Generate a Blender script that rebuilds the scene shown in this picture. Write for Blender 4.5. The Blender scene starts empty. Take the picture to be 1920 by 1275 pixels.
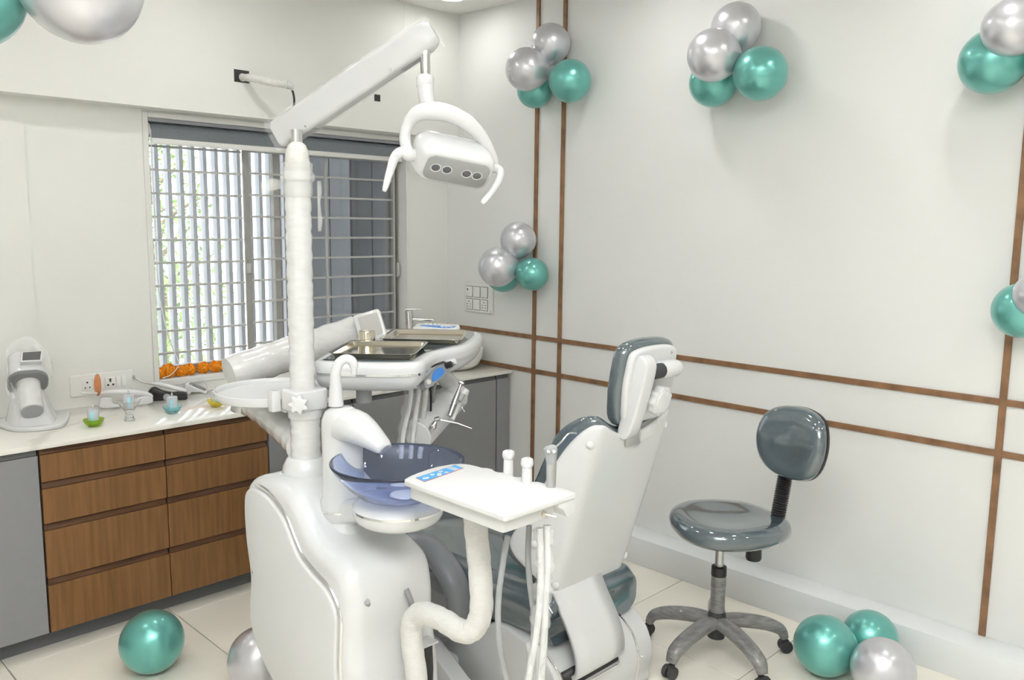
import bpy, bmesh, math, random
from mathutils import Vector, Matrix, Quaternion
random.seed(7)
V = Vector
S = bpy.context.scene
COL = S.collection

# ------------------------------------------------------------------ camera
cam_d = bpy.data.cameras.new('camera')
cam = bpy.data.objects.new('camera', cam_d)
COL.objects.link(cam)
cam_d.sensor_fit = 'HORIZONTAL'
cam_d.sensor_width = 36.0
cam_d.lens = 36.0 * 1577.6257 / 1920.0
cam_d.clip_start = 0.05
_y, _p, _r = math.radians(-45.0093), math.radians(-7.7442), math.radians(0.6166)
_fw = V((-math.sin(_y) * math.cos(_p), math.cos(_y) * math.cos(_p), math.sin(_p)))
_rt0 = V((math.cos(_y), math.sin(_y), 0)); _up0 = _rt0.cross(_fw)
_rt = _rt0 * math.cos(_r) + _up0 * math.sin(_r); _up = _up0 * math.cos(_r) - _rt0 * math.sin(_r)
cam.matrix_world = Matrix(((_rt.x, _up.x, -_fw.x, -3.5178), (_rt.y, _up.y, -_fw.y, -4.1076),
                           (_rt.z, _up.z, -_fw.z, 1.7133), (0, 0, 0, 1)))
S.camera = cam

# ------------------------------------------------------------------ world, light, exposure
W = bpy.data.worlds.new('sky'); S.world = W; W.use_nodes = True
bg = W.node_tree.nodes['Background']
bg.inputs['Color'].default_value = (0.86, 0.93, 1.0, 1); bg.inputs['Strength'].default_value = 1.7
S.view_settings.view_transform = 'Standard'; S.view_settings.look = 'None'
S.view_settings.gamma = 1.0; S.view_settings.exposure = 1.75
S.view_settings.use_curve_mapping = False
CEIL = 2.97
DOWNLIGHT = 28.5      # strength of each recessed lamp's diffuser
FLASH = 225.0         # the photographer's flash, aimed at the ceiling
fl = bpy.data.lights.new('bounce_flash', 'SPOT'); fl.energy = FLASH; fl.color = (0.97, 0.985, 1.0)
fl.spot_size = math.radians(105); fl.spot_blend = 0.6; fl.shadow_soft_size = 0.05
flo = bpy.data.objects.new('bounce_flash', fl); COL.objects.link(flo)
flo.location = (-3.62, -4.2, 1.86)
flo.rotation_euler = V((-0.12, -0.18, -1)).to_track_quat('Z', 'Y').to_euler()
sun = bpy.data.lights.new('sun', 'SUN'); sun.energy = 3.0; sun.angle = math.radians(0.6); sun.color = (1, 0.96, 0.88)
suno = bpy.data.objects.new('sun', sun); COL.objects.link(suno)
suno.rotation_euler = V((-0.62, -0.03, 0.75)).to_track_quat('Z', 'Y').to_euler()

# ------------------------------------------------------------------ materials
MATS = {}
def mat(name, col, rough=0.5, metal=0.0, var=0.0, scale=8.0, stretch=(1, 1, 1), bump=0.0, bscale=40.0, bstretch=(1, 1, 1),
        coat=0.0, trans=0.0, ior=1.5, emit=None, estr=0.0, detail=3.0, alpha=1.0, spec=0.5, col2=None, sss=0.0):
    m = bpy.data.materials.new(name); m.use_nodes = True; MATS[name] = m
    nt = m.node_tree; b = nt.nodes['Principled BSDF']; L = nt.links
    b.inputs['Base Color'].default_value = (*col, 1)
    b.inputs['Roughness'].default_value = rough; b.inputs['Metallic'].default_value = metal
    b.inputs['Coat Weight'].default_value = coat; b.inputs['Coat Roughness'].default_value = 0.05
    b.inputs['Transmission Weight'].default_value = trans; b.inputs['IOR'].default_value = ior
    b.inputs['Alpha'].default_value = alpha; b.inputs['Specular IOR Level'].default_value = spec
    if sss:
        b.inputs['Subsurface Weight'].default_value = sss; b.inputs['Subsurface Radius'].default_value = (0.02, 0.012, 0.006)
    if emit:
        b.inputs['Emission Color'].default_value = (*emit, 1); b.inputs['Emission Strength'].default_value = estr
    tc = nt.nodes.new('ShaderNodeTexCoord')
    def noise(sc, st, det):
        mp = nt.nodes.new('ShaderNodeMapping'); mp.inputs['Scale'].default_value = st
        L.new(tc.outputs['Object'], mp.inputs['Vector'])
        n = nt.nodes.new('ShaderNodeTexNoise'); n.inputs['Scale'].default_value = sc; n.inputs['Detail'].default_value = det
        L.new(mp.outputs['Vector'], n.inputs['Vector']); return n
    n = noise(scale, stretch, detail)
    r = nt.nodes.new('ShaderNodeValToRGB'); e = r.color_ramp.elements
    e[0].position = 0.3; e[1].position = 0.7
    if col2 is None: col2 = tuple(min(1, c * (1 + var)) for c in col)
    c1 = tuple(c * (1 - var) for c in col)
    e[0].color = (*c1, 1); e[1].color = (*col2, 1)
    L.new(n.outputs['Fac'], r.inputs['Fac']); L.new(r.outputs['Color'], b.inputs['Base Color'])
    if bump:
        n2 = noise(bscale, bstretch, 3.0); bp = nt.nodes.new('ShaderNodeBump')
        bp.inputs['Strength'].default_value = bump; bp.inputs['Distance'].default_value = 0.004
        L.new(n2.outputs['Fac'], bp.inputs['Height']); L.new(bp.outputs['Normal'], b.inputs['Normal'])
    return m

mat('wall_paint', (0.80, 0.80, 0.77), 0.62, var=0.01, scale=2, bump=0.03, bscale=120)
mat('wall_paint_cool', (0.775, 0.782, 0.77), 0.6, var=0.01, scale=2, bump=0.03, bscale=120)
mat('ceiling_paint', (0.82, 0.815, 0.785), 0.7, var=0.01)
mat('kerb_paint', (0.80, 0.82, 0.83), 0.4, var=0.015, scale=3)
mat('trim_wood', (0.25, 0.132, 0.066), 0.42, var=0.28, scale=14, stretch=(1, 1, 1), bump=0.08, bscale=60)
mat('walnut', (0.225, 0.112, 0.044), 0.38, var=0.20, scale=7, stretch=(8, 8, 0.45), detail=9, bump=0.05, bscale=20, bstretch=(8, 8, .5), spec=0.35)
mat('walnut_edge', (0.12, 0.055, 0.026), 0.35, var=0.4, scale=6, stretch=(0.8, 8, 8), detail=6, spec=0.35)
mat('grey_laminate', (0.27, 0.27, 0.28), 0.42, var=0.02, scale=30, spec=0.35)
mat('dark_laminate', (0.155, 0.16, 0.168), 0.45, var=0.02, spec=0.3)
mat('shadow_gap', (0.03, 0.03, 0.032), 0.6)
mat('tile', (0.90, 0.855, 0.765), 0.16, var=0.05, scale=2.2, detail=5, spec=0.5)
mat('grout', (0.30, 0.29, 0.27), 0.8, var=0.1)
mat('skirting', (0.30, 0.295, 0.285), 0.35, var=0.05)
mat('white_plastic', (0.68, 0.69, 0.70), 0.22, var=0.006, coat=0.25)
mat('white_matt', (0.69, 0.695, 0.70), 0.38, var=0.006)
mat('wrap', (0.68, 0.68, 0.68), 0.25, var=0.04, scale=20, stretch=(1, 1, 3), bump=0.38, bscale=34, bstretch=(1, 1, 2.2), coat=0.8)
mat('gauze', (0.70, 0.695, 0.67), 0.75, var=0.03, scale=40, bump=0.6, bscale=90, bstretch=(1, 1, 3))
mat('film', (0.92, 0.92, 0.90), 0.2, trans=0.0, alpha=0.22, bump=0.8, bscale=30, coat=0.5)
mat('clear_film', (0.95, 0.95, 0.95), 0.12, alpha=0.16, bump=0.8, bscale=35, coat=1.0)
mat('chrome', (0.78, 0.78, 0.78), 0.09, 1.0, var=0.02)
mat('steel', (0.66, 0.61, 0.52), 0.13, 1.0, var=0.04)
mat('satin_metal', (0.52, 0.52, 0.52), 0.3, 1.0, var=0.03)
mat('vinyl', (0.075, 0.105, 0.125), 0.10, var=0.05, scale=60, coat=1.0, bump=0.012, bscale=200, spec=0.6, ior=1.75)
mat('vinyl_grey', (0.22, 0.23, 0.245), 0.28, var=0.03, spec=0.4)
mat('black_plastic', (0.02, 0.02, 0.022), 0.4, var=0.1)
mat('dark_rubber', (0.045, 0.047, 0.05), 0.6, var=0.1)
mat('charcoal_wrap', (0.20, 0.198, 0.196), 0.24, var=0.22, scale=22, stretch=(1, 1, 5), bump=0.9, bscale=40, bstretch=(1, 1, 4), coat=0.7)
mat('grey_plastic', (0.36, 0.37, 0.38), 0.35, var=0.02)
mat('grey_hose', (0.33, 0.34, 0.35), 0.35, var=0.03)
mat('light_face', (0.36, 0.37, 0.37), 0.3, var=0.02)
mat('lens', (0.14, 0.145, 0.16), 0.12, 0.4, coat=1.0)
mat('blue_panel', (0.03, 0.22, 0.68), 0.3, var=0.03)
mat('sky_panel', (0.05, 0.36, 0.78), 0.3, var=0.03)
mat('panel_grey', (0.30, 0.31, 0.34), 0.3, var=0.03)
mat('blue_glass', (0.60, 0.68, 0.95), 0.02, trans=0.97, ior=1.3, col2=(0.63, 0.71, 0.96))
mat('cream_mark', (0.75, 0.73, 0.66), 0.4)
mat('red_mark', (0.6, 0.12, 0.05), 0.4)
mat('teal_balloon', (0.155, 0.48, 0.435), 0.30, 0.6, coat=0.5, var=0.03, scale=3)
mat('silver_balloon', (0.645, 0.645, 0.69), 0.30, 0.65, coat=0.5, var=0.02, scale=3)
mat('ribbon', (0.7, 0.7, 0.7), 0.5)
mat('marigold', (0.97, 0.36, 0.012), 0.65, var=0.12, scale=90)
mat('quartz', (0.82, 0.80, 0.74), 0.10, var=0.0, spec=0.5)
mat('blind_grey', (0.205, 0.23, 0.255), 0.75, var=0.05, scale=120)
mat('white_metal', (0.76, 0.755, 0.735), 0.4, var=0.02)
mat('grille_paint', (0.47, 0.47, 0.455), 0.45, var=0.05, scale=20)
mat('aluminium', (0.33, 0.325, 0.305), 0.42, var=0.06, scale=20)
mat('pane', (0.93, 0.95, 0.95), 0.02, alpha=0.10, spec=0.5)
mat('tinted_pane', (0.12, 0.125, 0.13), 0.03, alpha=0.45, spec=0.6)
mat('fin_paint', (0.26, 0.28, 0.31), 0.5, var=0.06, scale=6)
mat('outer_panel', (0.34, 0.355, 0.38), 0.6, var=0.08, scale=3)
mat('leaf', (0.17, 0.28, 0.07), 0.6, var=0.5, scale=4)
mat('bark', (0.16, 0.12, 0.08), 0.8, var=0.3)
mat('ground', (0.60, 0.57, 0.50), 0.9, var=0.2, scale=2)
mat('far_wall', (0.72, 0.72, 0.72), 0.8, var=0.05)
mat('orange_shield', (0.98, 0.42, 0.16), 0.12, trans=0.8, ior=1.1, col2=(1.0, 0.48, 0.20))
mat('green_glass', (0.46, 0.72, 0.05), 0.05, trans=0.7, ior=1.3, col2=(0.52, 0.78, 0.08))
mat('clear_glass', (0.92, 0.94, 0.94), 0.03, trans=0.9, ior=1.3)
mat('aqua_glass', (0.48, 0.86, 0.90), 0.05, trans=0.75, ior=1.3, col2=(0.54, 0.90, 0.93))
mat('yellow_glass', (0.97, 0.82, 0.10), 0.05, trans=0.7, ior=1.3, col2=(0.98, 0.86, 0.15))
mat('candle', (0.74, 0.78, 0.84), 0.16, trans=0.35, ior=1.2, var=0.08, scale=40, coat=1.0)
mat('candle_tint', (0.35, 0.72, 0.85), 0.2, coat=1.0)
mat('candle_glow', (0.9, 0.5, 0.3), 0.4, emit=(1.0, 0.45, 0.2), estr=2.0)
mat('screen_dark', (0.12, 0.12, 0.125), 0.18, var=0.1, scale=14, coat=0.4)
mat('viewer_screen', (0.50, 0.49, 0.47), 0.5)
mat('diffuser', (0.9, 0.9, 0.9), 0.5, emit=(1.0, 0.985, 0.95), estr=DOWNLIGHT)
mat('diffuser_dim', (0.9, 0.9, 0.9), 0.5, emit=(1.0, 0.985, 0.95), estr=DOWNLIGHT * .5)
mat('porcelain', (0.82, 0.81, 0.77), 0.08, coat=0.6)
mat('switch_white', (0.82, 0.82, 0.80), 0.25, var=0.005)
mat('boom_paint', (0.56, 0.57, 0.58), 0.25, var=0.01, coat=0.4)
mat('collar_grey', (0.20, 0.205, 0.21), 0.35, var=0.03)
mat('rust', (0.13, 0.12, 0.115), 0.7, var=0.3)

def veins(m):      # soft marble veining on the quartz
    nt = m.node_tree; L = nt.links; b = nt.nodes['Principled BSDF']
    tc = nt.nodes.new('ShaderNodeTexCoord'); mp = nt.nodes.new('ShaderNodeMapping'); mp.inputs['Rotation'].default_value = (0, 0, 0.5)
    wv = nt.nodes.new('ShaderNodeTexWave'); wv.inputs['Scale'].default_value = 0.75; wv.inputs['Distortion'].default_value = 9
    wv.inputs['Detail'].default_value = 5; wv.inputs['Detail Scale'].default_value = 1.1
    r = nt.nodes.new('ShaderNodeValToRGB'); e = r.color_ramp.elements
    e[0].position = 0.0; e[0].color = (0.70, 0.68, 0.62, 1); e[1].position = 0.045; e[1].color = (0.82, 0.80, 0.74, 1)
    L.new(tc.outputs['Object'], mp.inputs['Vector']); L.new(mp.outputs['Vector'], wv.inputs['Vector'])
    L.new(wv.outputs['Fac'], r.inputs['Fac']); L.new(r.outputs['Color'], b.inputs['Base Color'])
veins(MATS['quartz'])

# ------------------------------------------------------------------ object helpers
OFF = {}
def _link(name, me, m, parent):
    o = bpy.data.objects.new(name, me); COL.objects.link(o)
    if m: me.materials.append(MATS[m])
    if parent is not None: o.parent = parent
    return o
def obj(name, bm, m, parent=None, angle=38, world=True, origin=None):
    """one mesh object; vertices are given in world space and shifted into the root's frame"""
    off = V((0, 0, 0))
    if parent is not None and world: off = OFF.get(parent.name, V((0, 0, 0)))
    elif parent is None and origin is not None: off = V(origin)
    if off.length: bmesh.ops.translate(bm, verts=bm.verts, vec=-off)
    bmesh.ops.recalc_face_normals(bm, faces=bm.faces)
    me = bpy.data.meshes.new(name); bm.to_mesh(me); bm.free()
    for p in me.polygons: p.use_smooth = True
    me.set_sharp_from_angle(angle=math.radians(angle))
    o = _link(name, me, m, parent)
    if parent is None and off.length: o.location = off
    OFF[o.name] = off
    return o
def tag(o, label, cat, group=None, kind=None):
    o['label'] = label
    if cat: o['category'] = cat
    if group: o['group'] = group
    if kind: o['kind'] = kind
    return o
def thing(name, label, cat, loc, group=None, rot=(0, 0, 0)):
    o = bpy.data.objects.new(name, None); COL.objects.link(o); o.empty_display_size = 0.05
    o.location = loc; o.rotation_euler = rot; OFF[o.name] = V(loc)
    return tag(o, label, cat, group)
def struct(name, bm, m, parent=None, label=None, cat=None):
    o = obj(name, bm, m, parent)
    if parent is None:
        o['kind'] = 'structure'
        if label: o['label'] = label
        if cat: o['category'] = cat
    return o
def copy_tree(o, parent=None):
    c = o.copy(); COL.objects.link(c); c.parent = parent
    OFF[c.name] = OFF.get(o.name, V((0, 0, 0)))
    for ch in list(o.children): copy_tree(ch, c)
    return c
NB = bmesh.new

# ------------------------------------------------------------------ shape helpers
def cr(pts, n=6, closed=False):
    pts = [V(p) for p in pts]; N = len(pts); out = []
    rng = range(N) if closed else range(N - 1)
    for i in rng:
        g = (lambda k: pts[k % N]) if closed else (lambda k: pts[min(max(k, 0), N - 1)])
        p0, p1, p2, p3 = g(i - 1), g(i), g(i + 1), g(i + 2)
        for j in range(n):
            t = j / n
            out.append(0.5 * ((2 * p1) + (p2 - p0) * t + (2 * p0 - 5 * p1 + 4 * p2 - p3) * t * t + (3 * p1 - p0 - 3 * p2 + p3) * t ** 3))
    if not closed: out.append(pts[-1])
    return out
def loft(bm, rings, cap=True, closed=True):
    vs = [[bm.verts.new(p) for p in r] for r in rings]
    n = len(vs[0])
    for a, b in zip(vs, vs[1:]):
        for i in range(n if closed else n - 1):
            j = (i + 1) % n
            bm.faces.new((a[i], a[j], b[j], b[i]))
    if cap:
        bm.faces.new(vs[0][::-1]); bm.faces.new(vs[-1])
    return vs
def box(bm, c, s, bev=0.0, seg=2, rot=None):
    r = bmesh.ops.create_cube(bm, size=1.0)['verts']
    M = Matrix.Translation(V(c)) @ (rot.to_4x4() if rot else Matrix.Identity(4)) @ Matrix.Diagonal((*s, 1))
    bmesh.ops.transform(bm, matrix=M, verts=r)
    if bev:
        es = list({e for v in r for e in v.link_edges})
        bmesh.ops.bevel(bm, geom=es, offset=bev, segments=seg, profile=0.5, affect='EDGES')
def bx(bm, x0, x1, y0, y1, z0, z1, bev=0.0, seg=2):
    box(bm, ((x0 + x1) / 2, (y0 + y1) / 2, (z0 + z1) / 2), (abs(x1 - x0), abs(y1 - y0), abs(z1 - z0)), bev, seg)
def frame_of(d):
    d = V(d).normalized(); a = V((0, 0, 1)) if abs(d.z) < 0.9 else V((1, 0, 0))
    u = d.cross(a).normalized(); return u, u.cross(d).normalized() * -1
def tube(bm, pts, r, seg=14, n=0, cap=True, sq=None):
    """swept tube; r is a number or one radius per point; sq=(a,b) scales the section"""
    P = [V(p) for p in pts]
    R = list(r) if isinstance(r, (list, tuple)) else [r] * len(P)
    if n:
        R = [x.x for x in cr([(q, 0, 0) for q in R], n)]; P = cr(P, n)
    rings = []; u = None
    for i, p in enumerate(P):
        d = (P[min(i + 1, len(P) - 1)] - P[max(i - 1, 0)]).normalized()
        if u is None: u, w = frame_of(d)
        else:
            u = (u - d * u.dot(d)).normalized(); w = d.cross(u)
        k = sq or (1, 1)
        rings.append([p + (u * math.cos(t) * k[0] + w * math.sin(t) * k[1]) * R[i] for t in [2 * math.pi * j / seg for j in range(seg)]])
    loft(bm, rings, cap)
def lathe(bm, prof, c=(0, 0, 0), axis=(0, 0, 1), seg=32, cap=True):
    c = V(c); q = V((0, 0, 1)).rotation_difference(V(axis).normalized())
    rings = [[c + q @ V((r * math.cos(t), r * math.sin(t), z)) for t in [2 * math.pi * j / seg for j in range(seg)]] for r, z in prof]
    loft(bm, rings, cap)
def offset2(pts, d):
    n = len(pts); out = []
    area = sum(pts[i][0] * pts[(i + 1) % n][1] - pts[(i + 1) % n][0] * pts[i][1] for i in range(n))
    s = 1 if area > 0 else -1
    for i in range(n):
        a, b, c = pts[i - 1], pts[i], pts[(i + 1) % n]
        t = V((c[0] - a[0], c[1] - a[1])); t.normalize()
        out.append((b[0] - t.y * d * s, b[1] + t.x * d * s))
    return out
def rprism(bm, pts, fr, h0, h1, r=0.01, seg=4, r1=None):
    """extrude a 2-D outline between h0 and h1 with rounded rims; fr(a, b, h) gives the 3-D point"""
    r1 = r if r1 is None else r1; sg = 1 if h1 > h0 else -1; rings = []
    A = [math.pi / 2 * k / seg for k in range(seg + 1)]
    for a in A:
        rings.append([fr(p[0], p[1], h0 + sg * r * (1 - math.cos(a))) for p in offset2(pts, r * (1 - math.sin(a)))])
    for a in A[::-1]:
        rings.append([fr(p[0], p[1], h1 - sg * r1 * (1 - math.cos(a))) for p in offset2(pts, r1 * (1 - math.sin(a)))])
    loft(bm, rings)
def rrect(w, h, r, n=5, c=(0, 0)):
    out = []
    for sx, sy, a0 in ((1, 1, 0), (-1, 1, 90), (-1, -1, 180), (1, -1, 270)):
        for k in range(n + 1):
            a = math.radians(a0 + 90 * k / n)
            out.append((c[0] + sx * (w / 2 - r) + r * math.cos(a), c[1] + sy * (h / 2 - r) + r * math.sin(a)))
    return out
def XYZ(a, b, h): return V((a, b, h))
def YZX(a, b, h): return V((h, a, b))     # outline in y,z, extruded along x
def XZY(a, b, h): return V((a, h, b))     # outline in x,z, extruded along y
def sm(pts, n=6): return [(p.x, p.y) for p in cr([(a, b, 0) for a, b in pts], n, True)]
def ball(bm, c, r, sc=(1, 1, 1), u=20, v=12):
    M = Matrix.Translation(V(c)) @ Matrix.Diagonal((*sc, 1))
    bmesh.ops.create_uvsphere(bm, u_segments=u, v_segments=v, radius=r, matrix=M)
def quadframe(o, e1, e2):
    """local frame: o + a*e1 + b*e2 + h*(e1 x e2)"""
    o, e1, e2 = V(o), V(e1).normalized(), V(e2).normalized(); n = e1.cross(e2).normalized()
    return lambda a, b, h: o + e1 * a + e2 * b + n * h
def screw(parent, p, n, r=0.006, m='chrome', name='screw'):
    bm = NB(); lathe(bm, [(r, -0.002), (r, 0.001), (r * .6, 0.003)], p, n, 12); return obj(name, bm, m, parent)
def grow(name, bm, m, parent, thick=None, sub=0, **k):
    o = obj(name, bm, m, parent, **k)
    if thick:
        md = o.modifiers.new('thickness', 'SOLIDIFY'); md.thickness = thick; md.offset = 0
    if sub:
        md = o.modifiers.new('smooth', 'SUBSURF'); md.levels = sub; md.render_levels = sub
    return o

# ================================================================== THE ROOM
XL, YF = -4.7, -6.2                       # the walls behind the photographer
WX0, WX1, WZ0, WZ1 = -1.862, -0.331, 0.934, 2.203
ZS, YS = 2.238, -0.104                    # soffit over the window wall

bm = NB(); bx(bm, XL - .15, .15, YF - .15, .35, -.12, -.004); floor = struct('floor', bm, 'grout')
PX, PY = 0.66, 0.666
tb = NB(); bx(tb, 0, PX - .004, 0, PY - .004, -.012, 0, .0012, 1)
tile_me = None
for i in range(-8, 3):
    for j in range(-2, 11):
        x0, y0 = -2.073 + PX * i, -0.598 - PY * j
        if x0 > 0 or x0 + PX < XL or y0 > 0 or y0 + PY < YF: continue
        xa, xb, ya, yb = max(x0, XL), min(x0 + PX, 0), max(y0, YF), min(y0 + PY, 0)
        full = (xb - xa > PX - 1e-6 and yb - ya > PY - 1e-6)
        if full and tile_me:
            t = bpy.data.objects.new('tile', tile_me); COL.objects.link(t); t.parent = floor; t.location = (xa + .002, ya + .002, 0)
        else:
            b2 = NB(); bx(b2, 0, xb - xa - .004, 0, yb - ya - .004, -.012, 0, .0012, 1)
            t = obj('tile', b2, 'tile', floor, world=False); t.location = (xa + .002, ya + .002, 0)
            if full: tile_me = t.data
tb.free()

bm = NB(); bx(bm, XL, 0.15, YF, 0.35, CEIL, CEIL + .12); struct('ceiling', bm, 'ceiling_paint')
bm = NB(); bx(bm, 0, .15, YF, .35, 0, CEIL); wr = struct('wall_right', bm, 'wall_paint_cool')
bm = NB(); bx(bm, XL - .15, XL, YF, .35, 0, CEIL); struct('wall_left', bm, 'wall_paint')
bm = NB(); bx(bm, XL, 0, YF - .15, YF, 0, CEIL); struct('wall_front', bm, 'wall_paint')
bm = NB()
bx(bm, XL, WX0, 0, .22, 0, CEIL); bx(bm, WX1, 0, 0, .22, 0, CEIL)
bx(bm, WX0, WX1, 0, .22, 0, WZ0); bx(bm, WX0, WX1, 0, .22, WZ1, CEIL)
wb = struct('wall_back', bm, 'wall_paint')
bm = NB(); bx(bm, XL, -2.392, -.008, 0.01, .86, ZS); obj('panel', bm, 'wall_paint', wb)
bm = NB(); bx(bm, XL, 0, YS, 0.02, ZS, CEIL); so = struct('soffit', bm, 'wall_paint')
bm = NB(); bx(bm, -.4175, -.4155, YS - .0012, YS + .002, ZS, CEIL); obj('panel_seam', bm, 'ceiling_paint', so)
# dark plates on the soffit, painting the shade inside its service cut-outs
for x0, x1, z0, z1 in ((-1.469, -1.389, 2.402, 2.462), (-.629, -.589, 2.400, 2.437)):
    bm = NB(); bx(bm, x0, x1, YS - .0015, YS + .002, z0, z1)
    obj('opening_shade', bm, 'shadow_gap', so)
    bm = NB()
    for a in ((x0 - .004, x1 + .006, z0 - .0015, z0), (x0 - .006, x1 + .004, z1, z1 + .0015)):
        bx(bm, a[0], a[1], YS - .002, YS, a[2], a[3])
    obj('cut_edge', bm, 'cream_mark', so)
# raised kerb along the right wall
bm = NB(); bx(bm, -.146, 0, YF, -.50, 0, .142, .003, 2); struct('baseboard_right', bm, 'kerb_paint')
# wooden trims on the right wall
TW, TD = .025, .012
n = 0
for yc, zb in ((-.776, .145), (-.975, .145), (-3.217, .142)):
    n += 1
    bm = NB(); bx(bm, -TD, 0, yc - TW / 2, yc + TW / 2, zb, CEIL, .0015, 1); struct('trim_%d' % n, bm, 'trim_wood')
for zc, y1 in ((1.073, -.002), (.8745, -.002)):
    n += 1
    bm = NB(); bx(bm, -TD + .001, 0, YF, y1, zc - .0125, zc + .0125, .0015, 1); struct('trim_%d' % n, bm, 'trim_wood')

# ------------------------------------------------------------------ recessed ceiling lamps
def downlight(x, y, label, m='diffuser'):
    t = thing('downlight', label, 'ceiling light', (x, y, CEIL), 'recessed ceiling lamps')
    bm = NB(); lathe(bm, [(.068, 0), (.082, 0), (.082, -.006), (.076, -.010), (.068, -.010), (.066, -.004)], (x, y, CEIL), seg=40, cap=False); obj('ring', bm, 'white_metal', t)
    bm = NB(); lathe(bm, [(.067, -.003), (.067, -.006), (.05, -.0065)], (x, y, CEIL), seg=32); obj('diffuser', bm, m, t)
downlight(-.315, -.405, 'round recessed ceiling lamp glowing in the corner above the window wall', 'diffuser_dim')
for k, (x, y) in enumerate([(-1.75, -.75), (-3.2, -.75), (-.55, -1.75), (-1.9, -2.1), (-3.3, -2.1), (-.55, -3.2), (-1.9, -3.5), (-3.3, -3.5), (-.6, -4.7), (-1.9, -4.9), (-3.3, -4.9)]):
    downlight(x, y, 'round recessed ceiling lamp out of view, lamp %s' % ['over the counter', 'over the cabinet end', 'by the long wall', 'over the chair', 'over the room middle', 'over the floor balloons', 'behind the chair', 'over the photographer', 'by the far long wall', 'over the rear middle', 'over the rear left'][k])

# ================================================================== WINDOW
win = bpy.data.objects.new('window_1', None); COL.objects.link(win); win['kind'] = 'structure'
win.location = (WX0, 0, WZ0); OFF['window_1'] = V(win.location)
bm = NB(); f = .026
for x0, x1, z0, z1 in ((WX0 - f, WX0, WZ0 - f, WZ1 + f), (WX1, WX1 + .012, WZ0 - f, WZ1 + f), (WX0, WX1, WZ1, WZ1 + f), (WX0, WX1, WZ0 - f, WZ0)):
    bx(bm, x0, x1, -.008, .012, z0, z1, .002, 1)
obj('casing', bm, 'white_metal', win)
bm = NB(); bx(bm, WX0 + .001, WX1 - .001, .0, .21, WZ0, WZ0 + .008); obj('window_sill', bm, 'white_metal', win)
bm = NB()
for x0, x1 in ((WX0 + .001, WX0 + .012), (WX1 - .034, WX1 - .001)): bx(bm, x0, x1, .085, .135, WZ0 + .008, WZ1)
bx(bm, WX0, WX1, .085, .135, WZ0 + .008, WZ0 + .055); bx(bm, WX0, WX1, .085, .135, WZ1 - .03, WZ1)
obj('window_frame', bm, 'aluminium', win)
bm = NB(); bx(bm, -1.163, -1.128, .09, .125, WZ0 + .05, WZ1 - .03, .002, 1); obj('mullion', bm, 'aluminium', win)
bm = NB(); bx(bm, -1.352, -1.318, .06, .075, WZ0 + .02, WZ1 - .1, .002, 1); obj('sash_stile', bm, 'aluminium', win)
bm = NB(); bx(bm, -1.35, -1.326, .045, .06, 1.445, 1.50, .006, 2); obj('latch', bm, 'grille_paint', win)
bm = NB(); bx(bm, -.362, -.350, .066, .084, WZ0 + .02, WZ1 - .03); obj('rusty_edge', bm, 'rust', win)
bm = NB(); bx(bm, -.356, -.342, .052, .07, 1.39, 1.48, .003, 2); tube(bm, [(-.349, .05, 1.40), (-.349, .05, 1.47)], .006, 10); obj('lock', bm, 'grille_paint', win)
bm = NB(); bx(bm, WX0 + .012, -1.163, .104, .108, WZ0 + .05, WZ1 - .03); obj('pane', bm, 'pane', win)
bm = NB(); bx(bm, -1.128, WX1 - .03, .104, .108, WZ0 + .05, WZ1 - .03); obj('tinted_pane', bm, 'tinted_pane', win)
bm = NB(); bx(bm, -.655, WX1 - .03, .116, .119, WZ0 + .05, WZ1 - .03); obj('tinted_pane', bm, 'tinted_pane', win)
for k in range(11):
    z = 2.078 - k * .1135
    if z < WZ0 + .03: continue
    bm = NB(); bx(bm, WX0 + .002, -1.352, .076, .086, z - .0055, z + .0055); obj('grille_bar', bm, 'grille_paint', win)
    bm = NB(); bx(bm, -1.318, -.366, .076, .086, z + .003, z + .014); obj('grille_bar', bm, 'grille_paint', win)
for x in (-.953, -.846, -.366):
    bm = NB(); bx(bm, x - .0065, x + .0065, .068, .076, WZ0 + .02, WZ1 - .09); obj('grille_post', bm, 'grille_paint', win)

bl = thing('roller_blind', 'rolled up grey roller blind with white bottom rail at the window top', 'window blind', (WX0 + .01, .02, 2.08))
bm = NB(); bx(bm, WX0 + .003, WX1 - .004, .004, .07, 2.186, 2.202); obj('head_rail', bm, 'panel_grey', bl)
bm = NB(); tube(bm, [(WX0 + .016, .045, 2.150), (WX1 - .016, .045, 2.150)], .034, 28); obj('fabric_roll', bm, 'blind_grey', bl)
bm = NB(); bx(bm, WX0 + .018, WX1 - .018, .008, .012, 2.108, 2.16); obj('fabric_drop', bm, 'blind_grey', bl)
bm = NB(); bx(bm, WX0 + .016, WX1 - .016, .004, .018, 2.083, 2.110, .005, 3); obj('bottom_rail', bm, 'white_metal', bl)
bm = NB(); lathe(bm, [(.038, 0), (.040, .004), (.038, .012)], (WX0 + .004, .045, 2.150), (1, 0, 0), 28); obj('end_cap', bm, 'white_metal', bl)
bm = NB()
tube(bm, [(-1.845, .008, 2.15), (-1.842, .012, 1.75), (-1.838, .02, 1.45), (-1.822, .03, 1.30), (-1.800, .035, 1.18), (-1.770, .035, 1.08), (-1.752, .03, 1.03), (-1.756, .015, 1.0), (-1.80, .0, .962), (-1.845, -.004, .950)], .0022, 6, 6)
cord = obj('pull_cord', bm, 'white_metal', bl)
bm = NB()
for c in cr([(-1.842, .012, 1.75), (-1.838, .02, 1.45), (-1.822, .03, 1.30), (-1.800, .035, 1.18), (-1.770, .035, 1.08)], 14): ball(bm, c, .0038, u=6, v=4)
obj('bead_chain', bm, 'white_metal', cord)['kind'] = 'stuff'

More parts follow.
